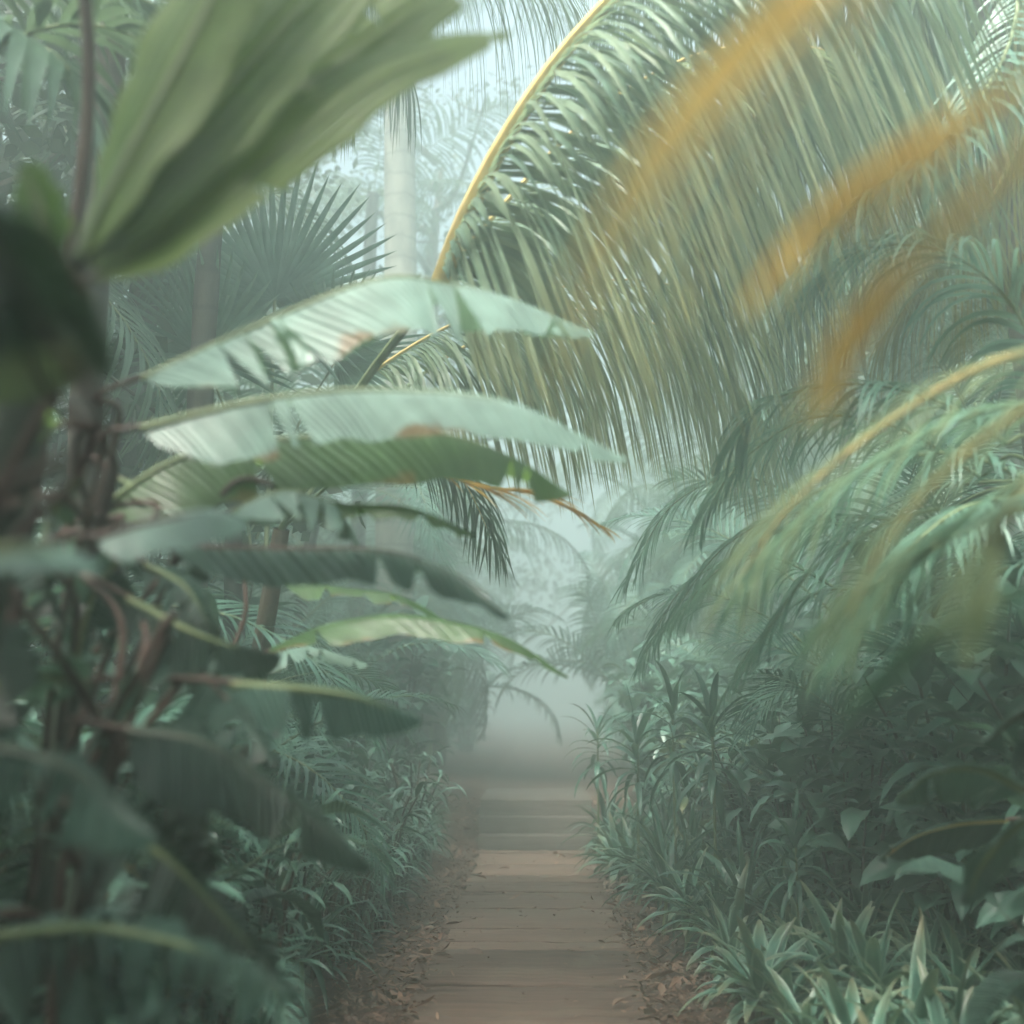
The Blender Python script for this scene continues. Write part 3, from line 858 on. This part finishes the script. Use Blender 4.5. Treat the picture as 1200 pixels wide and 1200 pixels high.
custom_palm('tall palm right of the walk with a broad grey-green frond curtain over the bank', (3.4, 7.8, .25), P(1150, -60, 7.2), [
    dict(p=[(1120, -60, 7.0), (1000, -110, 6.8), (880, -110, 6.7), (770, -60, 6.6), (690, 40, 6.6)], L=1.9, W=.03, n=130, d=6, a0=45, a1=30, m='curtain', r=.018, seed=211, lift=-.5, tw=.8, c0=0, c1=.55, g=(.15, 0, -1), seg=12),
    dict(p=[(1180, -40, 6.6), (1080, -80, 6.4), (960, -40, 6.2), (870, 80, 6.2), (820, 220, 6.3)], L=1.6, W=.032, n=110, d=6, a0=45, a1=30, m='palm', r=.018, seed=212, lift=-.5, tw=.7, g=(.25, 0, -1), seg=12),
    dict(p=[(1200, -60, 6.2), (1180, 60, 5.6), (1100, 170, 5.2), (1010, 230, 5.0), (930, 320, 4.9)], L=.6, W=.022, n=70, d=1.7, a0=55, a1=20, m='pale_areca', rib='rib_green', r=.012, seed=213),
    dict(p=[(1230, -60, 6.2), (1230, 60, 6.2), (1180, 200, 6.1), (1110, 300, 6.1), (1040, 390, 6.2)], L=1.1, W=.030, n=80, d=4.5, a0=50, a1=20, m='olive', rib='rib_green', r=.014, seed=214, seg=10),
    dict(p=[(1150, -60, 7.2), (1060, 0, 7.6), (940, 90, 7.9), (840, 200, 8.2), (770, 330, 8.4)], L=1.9, W=.03, n=120, d=6, a0=45, a1=25, m='curtain', r=.014, seed=215, lift=-.5, tw=.7, g=(.2, 0, -1), seg=12),
    dict(p=[(1200, -20, 7.4), (1160, 60, 7.8), (1080, 160, 8), (980, 260, 8.2), (900, 390, 8.4)], L=1.5, W=.036, n=110, d=5, a0=45, a1=25, m='palm', r=.014, seed=216, lift=-.5, tw=.7, g=(.1, 0, -1), seg=10),
], stem_r=.12, stemmat='bark')
custom_palm('high palm whose thin hanging leaflets fringe the bright gap at the top', (-3.6, 9.5, .25), P(250, -260, 9), [
    dict(p=[(280, -260, 8.6), (360, -170, 8.4), (460, -90, 8.3), (570, -50, 8.2), (660, -20, 8.2)], L=1.45, W=.028, n=95, d=6, a0=50, a1=25, m='curtain', r=.018, seed=221, tw=.65, lift=-.5, c0=0, c1=.5),
    dict(p=[(260, -180, 9), (320, -60, 9), (375, 60, 9.2), (400, 110, 9.3)], L=.85, W=.032, n=50, d=4.0, a0=40, a1=15, m='curtain', r=.018, seed=222, tw=.6, c0=.6, lift=-.3),
    dict(p=[(280, -200, 9.3), (380, -100, 9.3), (440, 0, 9.4), (480, 90, 9.5)], L=1.1, W=.028, n=60, d=5, a0=45, a1=20, m='palm', r=.018, seed=224, tw=.6, lift=-.4),
    dict(p=[(300, -260, 8.2), (450, -260, 8.0), (600, -180, 7.9), (720, -100, 7.8), (800, -20, 7.8)], L=1.3, W=.028, n=90, d=6, a0=50, a1=25, m='curtain', r=.018, seed=223, tw=.7, lift=-.5),
], stem_r=.12, stemmat='bark')
# near blurred palms at the right edge
custom_palm('blurred palm close to the camera with drooping orange leaflets crossing the upper right', (1.25, .95, 0), np.array((1.15, 1.0, 2.7)), [
    dict(p=[(1150, -200, .85), (1080, -120, .85), (1010, -60, .86)], L=.40, W=.027, n=4, d=1.1, a0=25, a1=15, m='orange', r=.008, seed=231, t0=.3, lift=0, seg=9, j=.1, stalk=True, tw=1.0),
    dict(p=[(1380, 20, .9), (1300, 40, .9), (1200, 95, .9), (1100, 150, .92), (1010, 210, .95), (920, 300, 1.0)], L=.16, W=.020, n=10, d=1.0, a0=16, a1=8, m='orange', r=.007, seed=232, lift=0, j=.1),
    dict(p=[(1400, 80, .85), (1290, 130, .85), (1180, 200, .86), (1090, 280, .88), (1020, 360, .92), (975, 440, .95)], L=.13, W=.018, n=9, d=1.0, a0=14, a1=8, m='orange', r=.007, seed=233, lift=0, j=.1),
    dict(p=[(1350, 180, .85), (1270, 260, .85), (1190, 335, .86), (1120, 400, .9)], L=.08, W=.012, n=6, d=1.0, a0=18, a1=10, m='olive', r=.007, rib='rib_red', seed=234, lift=0, j=.1),
], stem_r=.05)
custom_palm('feathery palm leaning in from the right edge with long arching olive fronds', (2.1, 2.6, .1), np.array((1.75, 2.6, 2.55)), [
    dict(p=[(1290, 390, 2.5), (1150, 430, 2.6), (1020, 510, 2.7), (920, 600, 2.8), (860, 690, 2.9)], L=.46, W=.008, n=38, d=.9, a0=48, a1=24, m='golden', r=.008, rib='rib_yellow', seed=241, j=.25, lift=-.05),
    dict(p=[(1300, 440, 1.9), (1200, 480, 1.95), (1100, 560, 2.0), (1030, 650, 2.05), (985, 740, 2.1)], L=.34, W=.007, n=26, d=.8, a0=44, a1=22, m='golden', r=.007, rib='rib_yellow', seed=242, j=.25, lift=-.05),
    dict(p=[(1310, 500, 1.5), (1250, 530, 1.5), (1190, 590, 1.5), (1160, 660, 1.55), (1145, 730, 1.6)], L=.22, W=.010, n=18, d=.8, a0=20, a1=8, m='golden', r=.006, rib='rib_yellow', seed=243, j=.2),
    dict(p=[(1290, 640, 1.9), (1220, 680, 1.9), (1120, 730, 1.95), (1040, 790, 2.0)], L=.30, W=.030, n=16, d=1.0, a0=38, a1=14, m='areca', r=.007, rib='rib_green', seed=244, j=.2),
    dict(p=[(1300, 590, 2.8), (1190, 600, 2.8), (1080, 650, 2.9), (980, 720, 3.0)], L=.45, W=.014, n=40, d=1.0, a0=38, a1=12, m='areca', r=.008, rib='rib_green', seed=245, j=.2),
    dict(p=[(1290, 470, 3.4), (1160, 480, 3.5), (1030, 540, 3.6), (930, 620, 3.7), (870, 700, 3.8)], L=.5, W=.014, n=64, d=1.2, a0=55, a1=26, m='pale_areca', r=.009, rib='rib_green', seed=246, j=.2, lift=0),
    dict(p=[(1290, 540, 3.2), (1180, 570, 3.2), (1070, 660, 3.3), (990, 760, 3.4)], L=.46, W=.014, n=54, d=1.1, a0=55, a1=26, m='pale_areca', r=.009, rib='rib_green', seed=247, j=.2, lift=0),
], stem_r=.05)
custom_palm('pale green palm right of the walk, its long feathery fronds sweeping down leftwards', (2.7, 5.2, .2), P(1230, 560, 5.2), [
    dict(p=[(1180, 520, 5.2), (1100, 470, 5.2), (1000, 450, 5.3), (900, 470, 5.4), (860, 520, 5.5)], L=.55, W=.022, n=54, d=2.2, a0=60, a1=25, m='pale_areca', r=.011, rib='rib_green', seed=251),
    dict(p=[(1200, 560, 5.0), (1110, 530, 4.9), (990, 560, 4.8), (880, 630, 4.8), (800, 720, 4.8)], L=.5, W=.022, n=54, d=1.9, a0=50, a1=20, m='pale_areca', r=.011, rib='rib_green', seed=252),
    dict(p=[(1190, 600, 5.0), (1080, 600, 4.9), (960, 660, 4.9), (880, 770, 5.0)], L=.48, W=.022, n=46, d=2.0, a0=55, a1=20, m='pale_areca', r=.011, rib='rib_green', seed=253),
    dict(p=[(1200, 580, 4.6), (1120, 600, 4.4), (1030, 680, 4.3), (960, 780, 4.3)], L=.45, W=.022, n=40, d=2.0, a0=55, a1=20, m='pale_areca', r=.011, rib='rib_green', seed=254),
    dict(p=[(1230, 500, 5.2), (1200, 380, 5.2), (1120, 300, 5.2), (1020, 290, 5.3), (940, 340, 5.4)], L=.6, W=.024, n=54, d=2.4, a0=55, a1=20, m='pale_areca', r=.011, rib='rib_green', seed=255),
    dict(p=[(1150, 560, 5.6), (1050, 500, 5.6), (950, 490, 5.7), (870, 540, 5.8), (820, 610, 5.9)], L=.55, W=.020, n=60, d=1.8, a0=60, a1=25, m='pale_areca', r=.010, rib='rib_green', seed=256),
    dict(p=[(1160, 620, 5.6), (1060, 610, 5.6), (950, 610, 5.7), (850, 660, 5.8), (780, 740, 5.9)], L=.5, W=.020, n=60, d=1.8, a0=60, a1=25, m='pale_areca', r=.010, rib='rib_green', seed=257),
    dict(p=[(1060, 650, 6.6), (950, 600, 6.6), (850, 640, 6.7), (775, 740, 6.8)], L=.5, W=.020, n=54, d=1.8, a0=60, a1=25, m='pale_areca', r=.010, rib='rib_green', seed=259),
    dict(p=[(1090, 730, 6.2), (980, 690, 6.2), (895, 740, 6.2), (840, 830, 6.2)], L=.42, W=.020, n=48, d=1.8, a0=60, a1=25, m='pale_areca', r=.010, rib='rib_green', seed=260),
    dict(p=[(990, 620, 8.3), (880, 560, 8.3), (790, 590, 8.4), (735, 680, 8.5)], L=.6, W=.022, n=54, d=1.8, a0=60, a1=25, m='pale_areca', r=.010, rib='rib_green', seed=263),
    dict(p=[(1000, 700, 7.8), (890, 650, 7.8), (800, 690, 7.9), (750, 780, 8.0)], L=.5, W=.022, n=50, d=1.8, a0=60, a1=25, m='pale_areca', r=.010, rib='rib_green', seed=264),
    dict(p=[(1150, 680, 5.4), (1060, 680, 5.4), (980, 720, 5.4), (920, 790, 5.4)], L=.42, W=.020, n=44, d=1.8, a0=60, a1=25, m='pale_areca', r=.009, rib='rib_green', seed=258),
], stem_r=.05, name='areca_palm')

custom_palm('broad-leafleted palm in the upper left with drooping blue-green leaflets', (-2.9, 4.6, .2), P(-40, -60, 4.4), [
    dict(p=[(-30, 30, 4.2), (30, 45, 4.1), (80, 80, 4.0), (105, 150, 4.0)], L=.62, W=.075, n=15, d=2.6, a0=70, a1=20, m='palm', r=.012, rib='rib_green', seed=261, j=.1),
    dict(p=[(-20, 60, 4.2), (70, 30, 4.2), (150, 40, 4.2), (220, 90, 4.2)], L=.5, W=.06, n=14, d=1.4, a0=60, a1=20, m='palm', r=.010, rib='rib_green', seed=262, j=.1),
    dict(p=[(-30, -20, 4.6), (60, -30, 4.6), (170, 0, 4.6), (260, 60, 4.7)], L=.6, W=.05, n=30, d=1.8, a0=60, a1=20, m='palm', r=.010, rib='rib_green', seed=263, j=.1),
], stem_r=.09, stemmat='bark')

# ------------------------------------------------------------------ named plants and trunks
t = thing('royal_palm', 'tall pale smooth palm trunk rising into the bright gap', 'palm', (P(468, 300, 16)[0], P(468, 300, 16)[1], .6))
mb, top = trunk_mesh(11.5, .24, .2, .0, 'palebark', 5)
mb.build('trunk', M['palebark'], t)
for k in range(9):
    dup(CO[k % 3], t, (0, 0, 11.5), Euler((0, R(10 + 5 * (k % 3)), k * .698), 'XYZ'), 1.2)

for i, (px, d, h, r, lab) in enumerate((
        (90, 5.0, 7, .075, 'dark slender trunk standing behind the long pale banana leaves'),
        (228, 7.5, 8, .09, 'brown trunk beside the hazy fan palm leaf'),
        (420, 19, 9, .14, 'faint trunk in mist just left of the pale smooth palm'))):
    q = P(px, 600, d)
    palm(lab, (q[0], q[1], gnd(q[0], q[1])), h, CO, 9, 1.0, r, seed=300 + i, lean=.15)

t = thing('red_cane', 'thin red-brown cane rising behind the big green leaf in the upper left', 'cane', tuple(P(-60, 1150, 3.0) * (1, 1, 0)))
o0 = P(-60, 1150, 3.0) * (1, 1, 0)
mb = MB(); tube(mb, [o0, P(20, 700, 3.0), P(80, 330, 3.0), P(104, 100, 3.0), P(92, -80, 3.0)], [.022, .018, .016], 8, 30)
mb.build('stem', M['rib_red'], t, o0)
mb = rosette_mesh(5, 18, .5, .05, 2.0, 0, mb=None, base=tuple(P(92, -80, 3.0)))
mb.build('foliage', M['palm'], t, o0)

fp = P(320, 450, 8.5)
t = thing('fan_palm', 'hazy fan palm on the left with a large round pleated leaf', 'palm', (fp[0] - .3, fp[1] + .3, .25))
mb, top = trunk_mesh(2.6, .09, .07, 0, 'bark', 9); mb.build('trunk', M['bark'], t)
for k, (px, py, d, rot, s) in enumerate(((322, 350, 8.4, (R(0), R(-72), R(-78)), 1.05), (240, 420, 8.0, (R(20), R(-50), R(-130)), .8), (395, 420, 8.8, (R(-20), R(-40), R(-30)), .8), (180, 300, 9.0, (R(0), R(-60), R(-140)), .9))):
    q = P(px, py, d) - np.array(t.location)
    o = dup(FA[k % 2], t, q, Euler(rot, 'XYZ'), s)


def nth(i):
    return ('first second third fourth fifth sixth seventh eighth ninth tenth eleventh twelfth thirteenth fourteenth fifteenth sixteenth '
            'seventeenth eighteenth nineteenth twentieth').split()[i] if i < 20 else f'{i + 1}th'


# right bank: rows of striped rosettes
rg = np.random.default_rng(41)
rows = [(.98, 4.0, .34, 'row touching right edge of walk', 26), (1.33, 3.8, .37, 'second row right of the walk', 22),
        (1.70, 3.9, .42, 'third row right of the walk', 15), (2.1, 4.0, .48, 'outermost row right of the walk', 9)]
for ri, (x0, y0, dy, where, n) in enumerate(rows):
    for k in range(n):
        x = x0 + .24 + rg.normal(0, .08) - .022 * k * dy / .34 * .9; yv = y0 + k * dy + rg.normal(0, .08)
        if yv > 12.9: continue
        kind = RN if (k > 9 and rg.random() < .6) else RO
        kn = 'narrow leaved' if kind is RN else 'pale striped'
        put(kind[rg.integers(len(kind))], 'rosette_plant', f'{kn} rosette plant, {nth(k)} from camera, {where}', 'rosette plant',
            (x, yv, gnd(x, yv) - .02), rg.uniform(.85, 1.2) * (1 + .12 * (ri > 0)), rg.uniform(0, 6.28), 'strappy rosettes bordering the right side of the walk', (rg.normal(0, .12), rg.normal(0, .12)))
# right bank: leafy shrubs
rg = np.random.default_rng(43)
for k in range(30):
    yv = 5.2 + (k // 2) * .66 + rg.normal(0, .15)
    far = k % 2
    x = (1.75 if not far else 2.75) + rg.normal(0, .15) + (.5 if yv < 7 else 0)
    if yv > 12: x -= .15
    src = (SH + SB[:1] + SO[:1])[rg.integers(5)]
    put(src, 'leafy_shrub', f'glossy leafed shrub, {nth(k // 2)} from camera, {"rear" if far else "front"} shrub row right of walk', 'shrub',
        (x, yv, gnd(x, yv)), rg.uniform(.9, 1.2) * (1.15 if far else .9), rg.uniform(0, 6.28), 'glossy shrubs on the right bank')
for k, (px, py, d, s) in enumerate(((745, 800, 10, .95), (835, 860, 8.2, .9), (790, 880, 9, .8), (930, 900, 6.6, .6), (700, 860, 12, .8))):
    q = P(px, py, d)
    put(RD[k % 3], 'dracaena', ('dracaena with drooping strap leaves on a bare stem at the misty right bank', 'dracaena standing among the glossy shrubs of the right bank',
        'short dracaena just behind the striped rosettes', 'small dracaena above the broad teal leaves', 'faint dracaena nearest the steps on the right')[k], 'dracaena', (q[0], q[1], gnd(q[0], q[1])), s, k * 1.3)
# large-leafed plants at the right frame edge
put(SB[0], 'elephant_ear_plant', 'large teal broad-leafed plant at the right edge above the striped rosettes', 'broad-leafed plant', (1.85, 4.15, .08), .72, .4)
put(SB[1], 'elephant_ear_plant', 'dark broad-leafed plant behind the large teal leaves on the right', 'broad-leafed plant', (2.45, 4.9, .15), .85, 1.9)
put(SB[1], 'elephant_ear_plant', 'dark broad-leafed plant under the feathery fronds on the right', 'broad-leafed plant', (2.6, 6.3, .2), .9, 3.3)
banana_plant('young banana plant with one dark brown-striped leaf low on the right bank', (2.3, 4.7, .15), P(1230, 960, 4.6), [
    dict(p=[(1180, 960, 4.5), (1120, 965, 4.45), (1070, 980, 4.4), (1030, 1008, 4.4)], wn=.10, wf=.07, an=60, af=-30, m='banana_dark', seed=41, tears=1, rr=.007, rib='rib_yellow'),
    dict(p=[(1250, 850, 3.2), (1200, 835, 3.2), (1150, 870, 3.2)], wn=.13, wf=.10, an=60, af=-20, m='blue_leaf', seed=42, tears=2, rib='rib_red'),
    dict(p=[(1200, 925, 3.5), (1150, 900, 3.5), (1090, 905, 3.5), (1050, 940, 3.5)], wn=.12, wf=.09, an=55, af=-20, m='blue_leaf', seed=43, tears=3),
    dict(p=[(1260, 960, 3.0), (1200, 960, 3.0), (1150, 1010, 3.0), (1130, 1060, 3.0)], wn=.10, wf=.09, an=50, af=-30, m='blue_leaf', seed=44, tears=2),
], stem_r=.03)
# arecas on the right bank
spec = [(2.6, 7.4, 1.0, 'feathery areca palm arching over the glossy shrubs'), (3.2, 9.2, 1.15, 'areca palm rising behind the glossy shrubs of the right bank'),
        (2.5, 10.6, .9, 'pale areca palm leaning to the walk in the mist on the right'), (3.0, 12.6, 1.0, 'misty areca palm beside the steps on the right'),
        (2.3, 14.2, .75, 'small feathery palm just right of the steps'), (3.8, 11.2, 1.3, 'tall areca palm deep in the right bank'),
        (4.2, 6.6, 1.4, 'dark areca palm at the right frame edge'), (3.6, 5.2, 1.1, 'dark shaded areca palm low at the right frame edge'), (2.1, 15.6, 1.1, 'faint areca palm beyond the steps on the right')]
for k, (x, yv, s, lab) in enumerate(spec):
    areca(lab + '', (x, yv, gnd(x, yv)), s, 15, 500 + k, 'areca palms on the right bank')
for k, (x, yv, s, lab) in enumerate(((1.9, 19.2, 1.35, 'faint feathery palm at the right flank of the glowing gap'), (-1.9, 21.0, 1.35, 'faint feathery palm at the left flank of the glowing gap'),
        (2.4, 22.5, 1.6, 'faint wide feathery palm behind the right flank of the glowing gap'))):
    areca(lab, (x, yv, gnd(x, yv)), s, 15, 580 + k)
# left bank
rg = np.random.default_rng(47)
for k in range(15):
    yv = 4.9 + k * .58 + rg.normal(0, .06)
    x = -1.32 + rg.normal(0, .07) + .006 * k
    src = (SF[0], SF[1], SO[1], RN[k % 3], SF[0])[k % 5]
    put(src, 'fringe_plant', f'leafy fringe plant, {nth(k)} from the camera along the left edge of the walk', 'fringe plant', (x, yv, gnd(x, yv)), rg.uniform(.8, 1.1), rg.uniform(0, 6.28),
        'small plants bordering the left side of the walk')
for k in range(18):
    far = k % 2
    yv = 4.0 + (k // 2) * 1.05 + rg.normal(0, .15)
    x = (-1.85 if not far else -2.9) + rg.normal(0, .12)
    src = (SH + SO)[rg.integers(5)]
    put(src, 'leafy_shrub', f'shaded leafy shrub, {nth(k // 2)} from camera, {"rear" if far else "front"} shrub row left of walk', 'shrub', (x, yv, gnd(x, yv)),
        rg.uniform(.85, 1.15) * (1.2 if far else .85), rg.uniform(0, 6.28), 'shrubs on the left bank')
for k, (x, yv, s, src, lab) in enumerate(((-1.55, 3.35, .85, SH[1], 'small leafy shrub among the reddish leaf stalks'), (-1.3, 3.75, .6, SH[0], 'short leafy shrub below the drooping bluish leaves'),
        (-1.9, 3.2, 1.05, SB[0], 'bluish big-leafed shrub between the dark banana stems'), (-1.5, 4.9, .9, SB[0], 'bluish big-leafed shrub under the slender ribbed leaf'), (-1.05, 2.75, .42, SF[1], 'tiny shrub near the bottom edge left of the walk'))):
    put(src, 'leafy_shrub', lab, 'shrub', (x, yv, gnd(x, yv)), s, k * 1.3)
for k, (x, yv, s, lab) in enumerate(((-1.55, 4.6, .62, 'low feathery palm between the walk and the narrow ribbed leaf'), (-1.7, 3.7, .6, 'low feathery palm among the drooping dark leaves'), (-2.0, 6.2, .7, 'low feathery palm left of the walk behind the grassy fringe'))):
    areca(lab, (x, yv, gnd(x, yv)), s, 13, 560 + k)
for k, (x, yv, s, m) in enumerate(((-1.75, 3.9, .8, 1), (-2.3, 4.9, 1.0, 1), (-2.2, 3.4, .9, 1), (-1.9, 5.6, .7, 0), (-2.9, 6.6, 1.1, 0))):
    put(SB[m], 'elephant_ear_plant', ('shadowy broad-leafed plant low behind the drooping dark leaves', 'broad-leafed plant beneath the long pale banana leaves',
        'dark broad-leafed plant in the bottom left corner', 'bluish broad-leafed plant behind the reddish stalks', 'bluish broad-leafed plant under the hazy fan palm')[k], 'broad-leafed plant', (x, yv, gnd(x, yv)), s, k * 1.1)
spec = [(-2.6, 7.6, .8, 'areca palm just behind the narrow ribbed leaf'), (-2.7, 9.8, .85, 'pale areca palm fading into mist left of the walk'), (-3.4, 8.9, 1.1, 'areca palm below the hazy fan leaf'),
        (-2.9, 11.6, 1.0, 'misty areca palm left of the steps'), (-2.6, 14.6, .8, 'faint small areca palm beyond the steps on the left'), (-3.8, 6.0, 1.3, 'dark areca palm behind the banana plants'),
        (-3.2, 4.6, 1.0, 'shaded areca palm in the lower left darkness'), (-2.9, 13.5, 1.3, 'tall faint areca palm on the left in the mist')]
for k, (x, yv, s, lab) in enumerate(spec):
    areca(lab, (x, yv, gnd(x, yv)), s, 14, 600 + k, 'areca palms on the left bank')

for k, (x, yv, h, kk, lab) in enumerate(((1.9, 17.6, 2.6, AR, 'misty palm whose fronds arch over the right of the glowing gap'), (-1.9, 19.5, 2.8, AR, 'misty palm whose fronds arch over the left of the glowing gap'),
        (2.6, 15.4, 2.9, AR, 'pale misty palm between the feathery palms and the glowing gap'))):
    palm(lab, (x, yv, gnd(x, yv)), h, kk, 15, 1.0, .07, seed=680 + k, tiltmax=60)
for k, (x, yv, h, kk, lab) in enumerate(((-5.4, 7.6, 4.2, CO, 'palm with drooping leaflets behind the dark slender trunk'), (-5.4, 9.6, 5.6, CO, 'palm filling the gap at the upper left'),
        (-3.9, 11.2, 4.6, AR, 'feathery palm behind the fan leaf'), (5.0, 8.4, 5.0, CO, 'palm behind the right end of the leaflet curtain'), (4.8, 10.6, 6.0, CO, 'tall palm behind the orange leaflets'),
        (3.4, 9.6, 3.4, AR, 'feathery palm under the leaflet curtain on the right'), (-5.0, 5.6, 3.2, AR, 'feathery palm at the left edge behind the banana stems'))):
    palm(lab, (x, yv, gnd(x, yv)), h, kk, 15, 1.2, .09, seed=650 + k, tiltmax=75)
# far palms in the mist, right and left of the gap
rg = np.random.default_rng(53)
farlab = {}
k = 0
for side in (-1, 1):
    for j in range(11):
        yv = 14 + j * 1.7 + rg.uniform(-.5, .5)
        x = side * (2.9 + (j % 3) * 1.9 + rg.uniform(-.4, .4)) + (.3 if side < 0 else 0)
        h = rg.uniform(2.2, 6.5)
        if side < 0 and 13 < yv and h > 4.5 and -5 < x < -1.2: h = 3.4
        palm(f'misty palm, {nth(j)} behind the steps on the {"right" if side > 0 else "left"} side of the tunnel', (x, yv, gnd(x, yv)), h, CO if j % 2 else AR, 14, 1.25 if j % 2 == 0 else 1.0, .09, seed=700 + k, lean=rg.uniform(-.4, .4),
             group='misty palms lining the tunnel', tiltmax=70)
        k += 1
for j in range(8):
    yv = 15 + j * 2.2; side = (-1, 1)[j % 2]
    x = side * (1.7 + .3 * (j % 3))
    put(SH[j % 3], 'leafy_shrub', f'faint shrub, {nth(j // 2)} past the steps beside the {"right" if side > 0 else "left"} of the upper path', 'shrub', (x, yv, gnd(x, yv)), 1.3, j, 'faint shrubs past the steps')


# broadleaf trees far behind
def tree(label, loc, h, cr, seed, group=None, nb=9, leaves=5200, mat='mist_leaf', base=.45, ls=.16):
    rg = np.random.default_rng(seed)
    t = thing('rainforest_tree', label, 'tree', loc, group)
    ms, mc = MB(), MB()
    topz = h * .9
    tube(ms, [(0, 0, -.1), (.1, .1, h * .4), (-.1, 0, h * .7), (.1, 0, topz)], [.26, .2, .13, .04], 10, 24)
    tips = []
    for b in range(nb):
        f = base + (1 - base) * (b / nb) * .9
        a = b * 2.4 + rg.uniform(-.4, .4)
        L = cr * rg.uniform(.6, 1.1) * (1.1 - .5 * f)
        s = np.array((0, 0, h * f)); e = s + np.array((math.cos(a) * L, math.sin(a) * L, L * rg.uniform(.3, .8)))
        m = (s + e) / 2 + np.array((0, 0, -.1 * L)) + rg.normal(0, .15, 3)
        tube(ms, [s, m, e], [.08, .05, .015], 6, 10)
        c = crom([s, m, e], 12)
        for q in range(5):
            i = rg.integers(4, 12)
            dd = rg.normal(0, 1, 3); dd[2] = abs(dd[2]) * .5; dd = dd / np.linalg.norm(dd)
            e2 = c[i] + dd * L * rg.uniform(.25, .5)
            tube(ms, [c[i], (c[i] + e2) / 2 + rg.normal(0, .05, 3), e2], [.025, .008], 4, 5)
            tips.append(e2)
        tips.append(e)
    tips = np.array(tips)
    ci = rg.integers(len(tips), size=leaves)
    cen = tips[ci] + rg.normal(0, 1, (leaves, 3)) * np.array((.45, .45, .25)) * (cr * .22)
    d = nrm(rg.normal(0, 1, (leaves, 3)) + (0, 0, -.3)); sd_ = nrm(np.cross(d, rg.normal(0, 1, (leaves, 3))))
    Ls = ls * rg.uniform(.6, 1.2, leaves)[:, None]
    for i in range(leaves):
        a = cen[i]; l = d[i] * Ls[i]; s = sd_[i] * Ls[i] * .28
        mc.grid(np.stack([np.stack([a, a]), np.stack([a + l * .5 - s, a + l * .5 + s]), np.stack([a + l, a + l])]), [0, 1], [0, .5, 1.], float((ci[i] * .37) % 1))
    ms.build('trunk', M['stem'], t)
    mc.build('crown', M[mat], t)
    return t


tree('lacy pale tree dissolving in the bright mist beside the smooth palm trunk', (-1.9, 21.5, .5), 12, 3.2, 801, nb=13, leaves=3500, ls=.14)
tree('broad misty tree closing the far end of the tunnel on the left', (-6.4, 25, .5), 9, 4.2, 802)
tree('broad misty tree closing the far end of the tunnel on the right', (5.4, 27, .5), 11, 4.5, 803)
tree('tall shady tree behind the hanging palm curtain', (6.5, 17, .5), 12, 4.8, 804)
tree('shady tree behind the feathery palms on the right', (7.0, 10, .3), 9, 4.2, 805)
tree('dark tree behind the banana plants on the left', (-6.6, 11, .3), 10, 4.6, 806)
tree('dark tree at the left frame edge behind the red cane', (-5.6, 6.5, .3), 8, 3.6, 807)
tree('tree overhanging the left of the walk high above the fan palm', (-4.8, 16, .5), 10, 3.8, 808)

tree('dense low tree at the left frame edge behind the banana leaves', (-4.6, 8.2, .3), 6.5, 3.4, 813, nb=12, leaves=6000, ls=.2, base=.25)
for k, (x, yv, h, c_, lab) in enumerate(((-2.6, -2.6, 8, 3.6, 'bushy tree behind the viewpoint on the left of the walk'), (4.6, -3.2, 8, 3.4, 'bushy tree behind the viewpoint on the right of the walk'),
        (.4, -7.5, 8, 4.2, 'large tree over the walk well behind the viewpoint'), (-3.7, -.6, 5.3, 2.4, 'low bushy tree set just outside the view on the left for shade'), (4.2, 1.4, 6, 2.6, 'low bushy tree just outside the view on the right'),
        (-7.5, -4, 10, 4.8, 'large tree far behind the viewpoint on the left'), (7.5, -4, 10, 4.8, 'large tree far behind the viewpoint on the right'))):
    tree(lab, (x, yv, .1), h, c_, 820 + k, nb=14, leaves=6000, ls=.34, base=.12)  # low left tree is unseen, placed to keep sun off the lower left foreground
tree('faint tree left of straight ahead where the tunnel closes', (-3.4, 38, .5), 10, 5, 815, nb=12, leaves=4000, ls=.26, base=.15)
# ------------------------------------------------------------------ haze
mh, th, N, L = new_mat('misty_air')
pv = N.new('ShaderNodeVolumePrincipled')
pv.inputs['Color'].default_value = (.82, .955, .935, 1)
pv.inputs['Density'].default_value = .047
pv.inputs['Anisotropy'].default_value = .66
oo = N.new('ShaderNodeOutputMaterial'); L.new(pv.outputs[0], oo.inputs['Volume'])
x0, x1, y0, y1, z0, z1 = -152, 152, -42, 202, -1.2, 18.5
vs = [(x, y, z) for x in (x0, x1) for y in (y0, y1) for z in (z0, z1)]
fs = [(0, 1, 3, 2), (4, 6, 7, 5), (0, 4, 5, 1), (2, 3, 7, 6), (0, 2, 6, 4), (1, 5, 7, 3)]
me = bpy.data.meshes.new('haze'); me.from_pydata(vs, [], fs); me.materials.append(mh)
hz = bpy.data.objects.new('haze', me); col.objects.link(hz)
tag(hz, 'pale teal mist filling the air of the jungle walk', 'haze', kind='stuff')
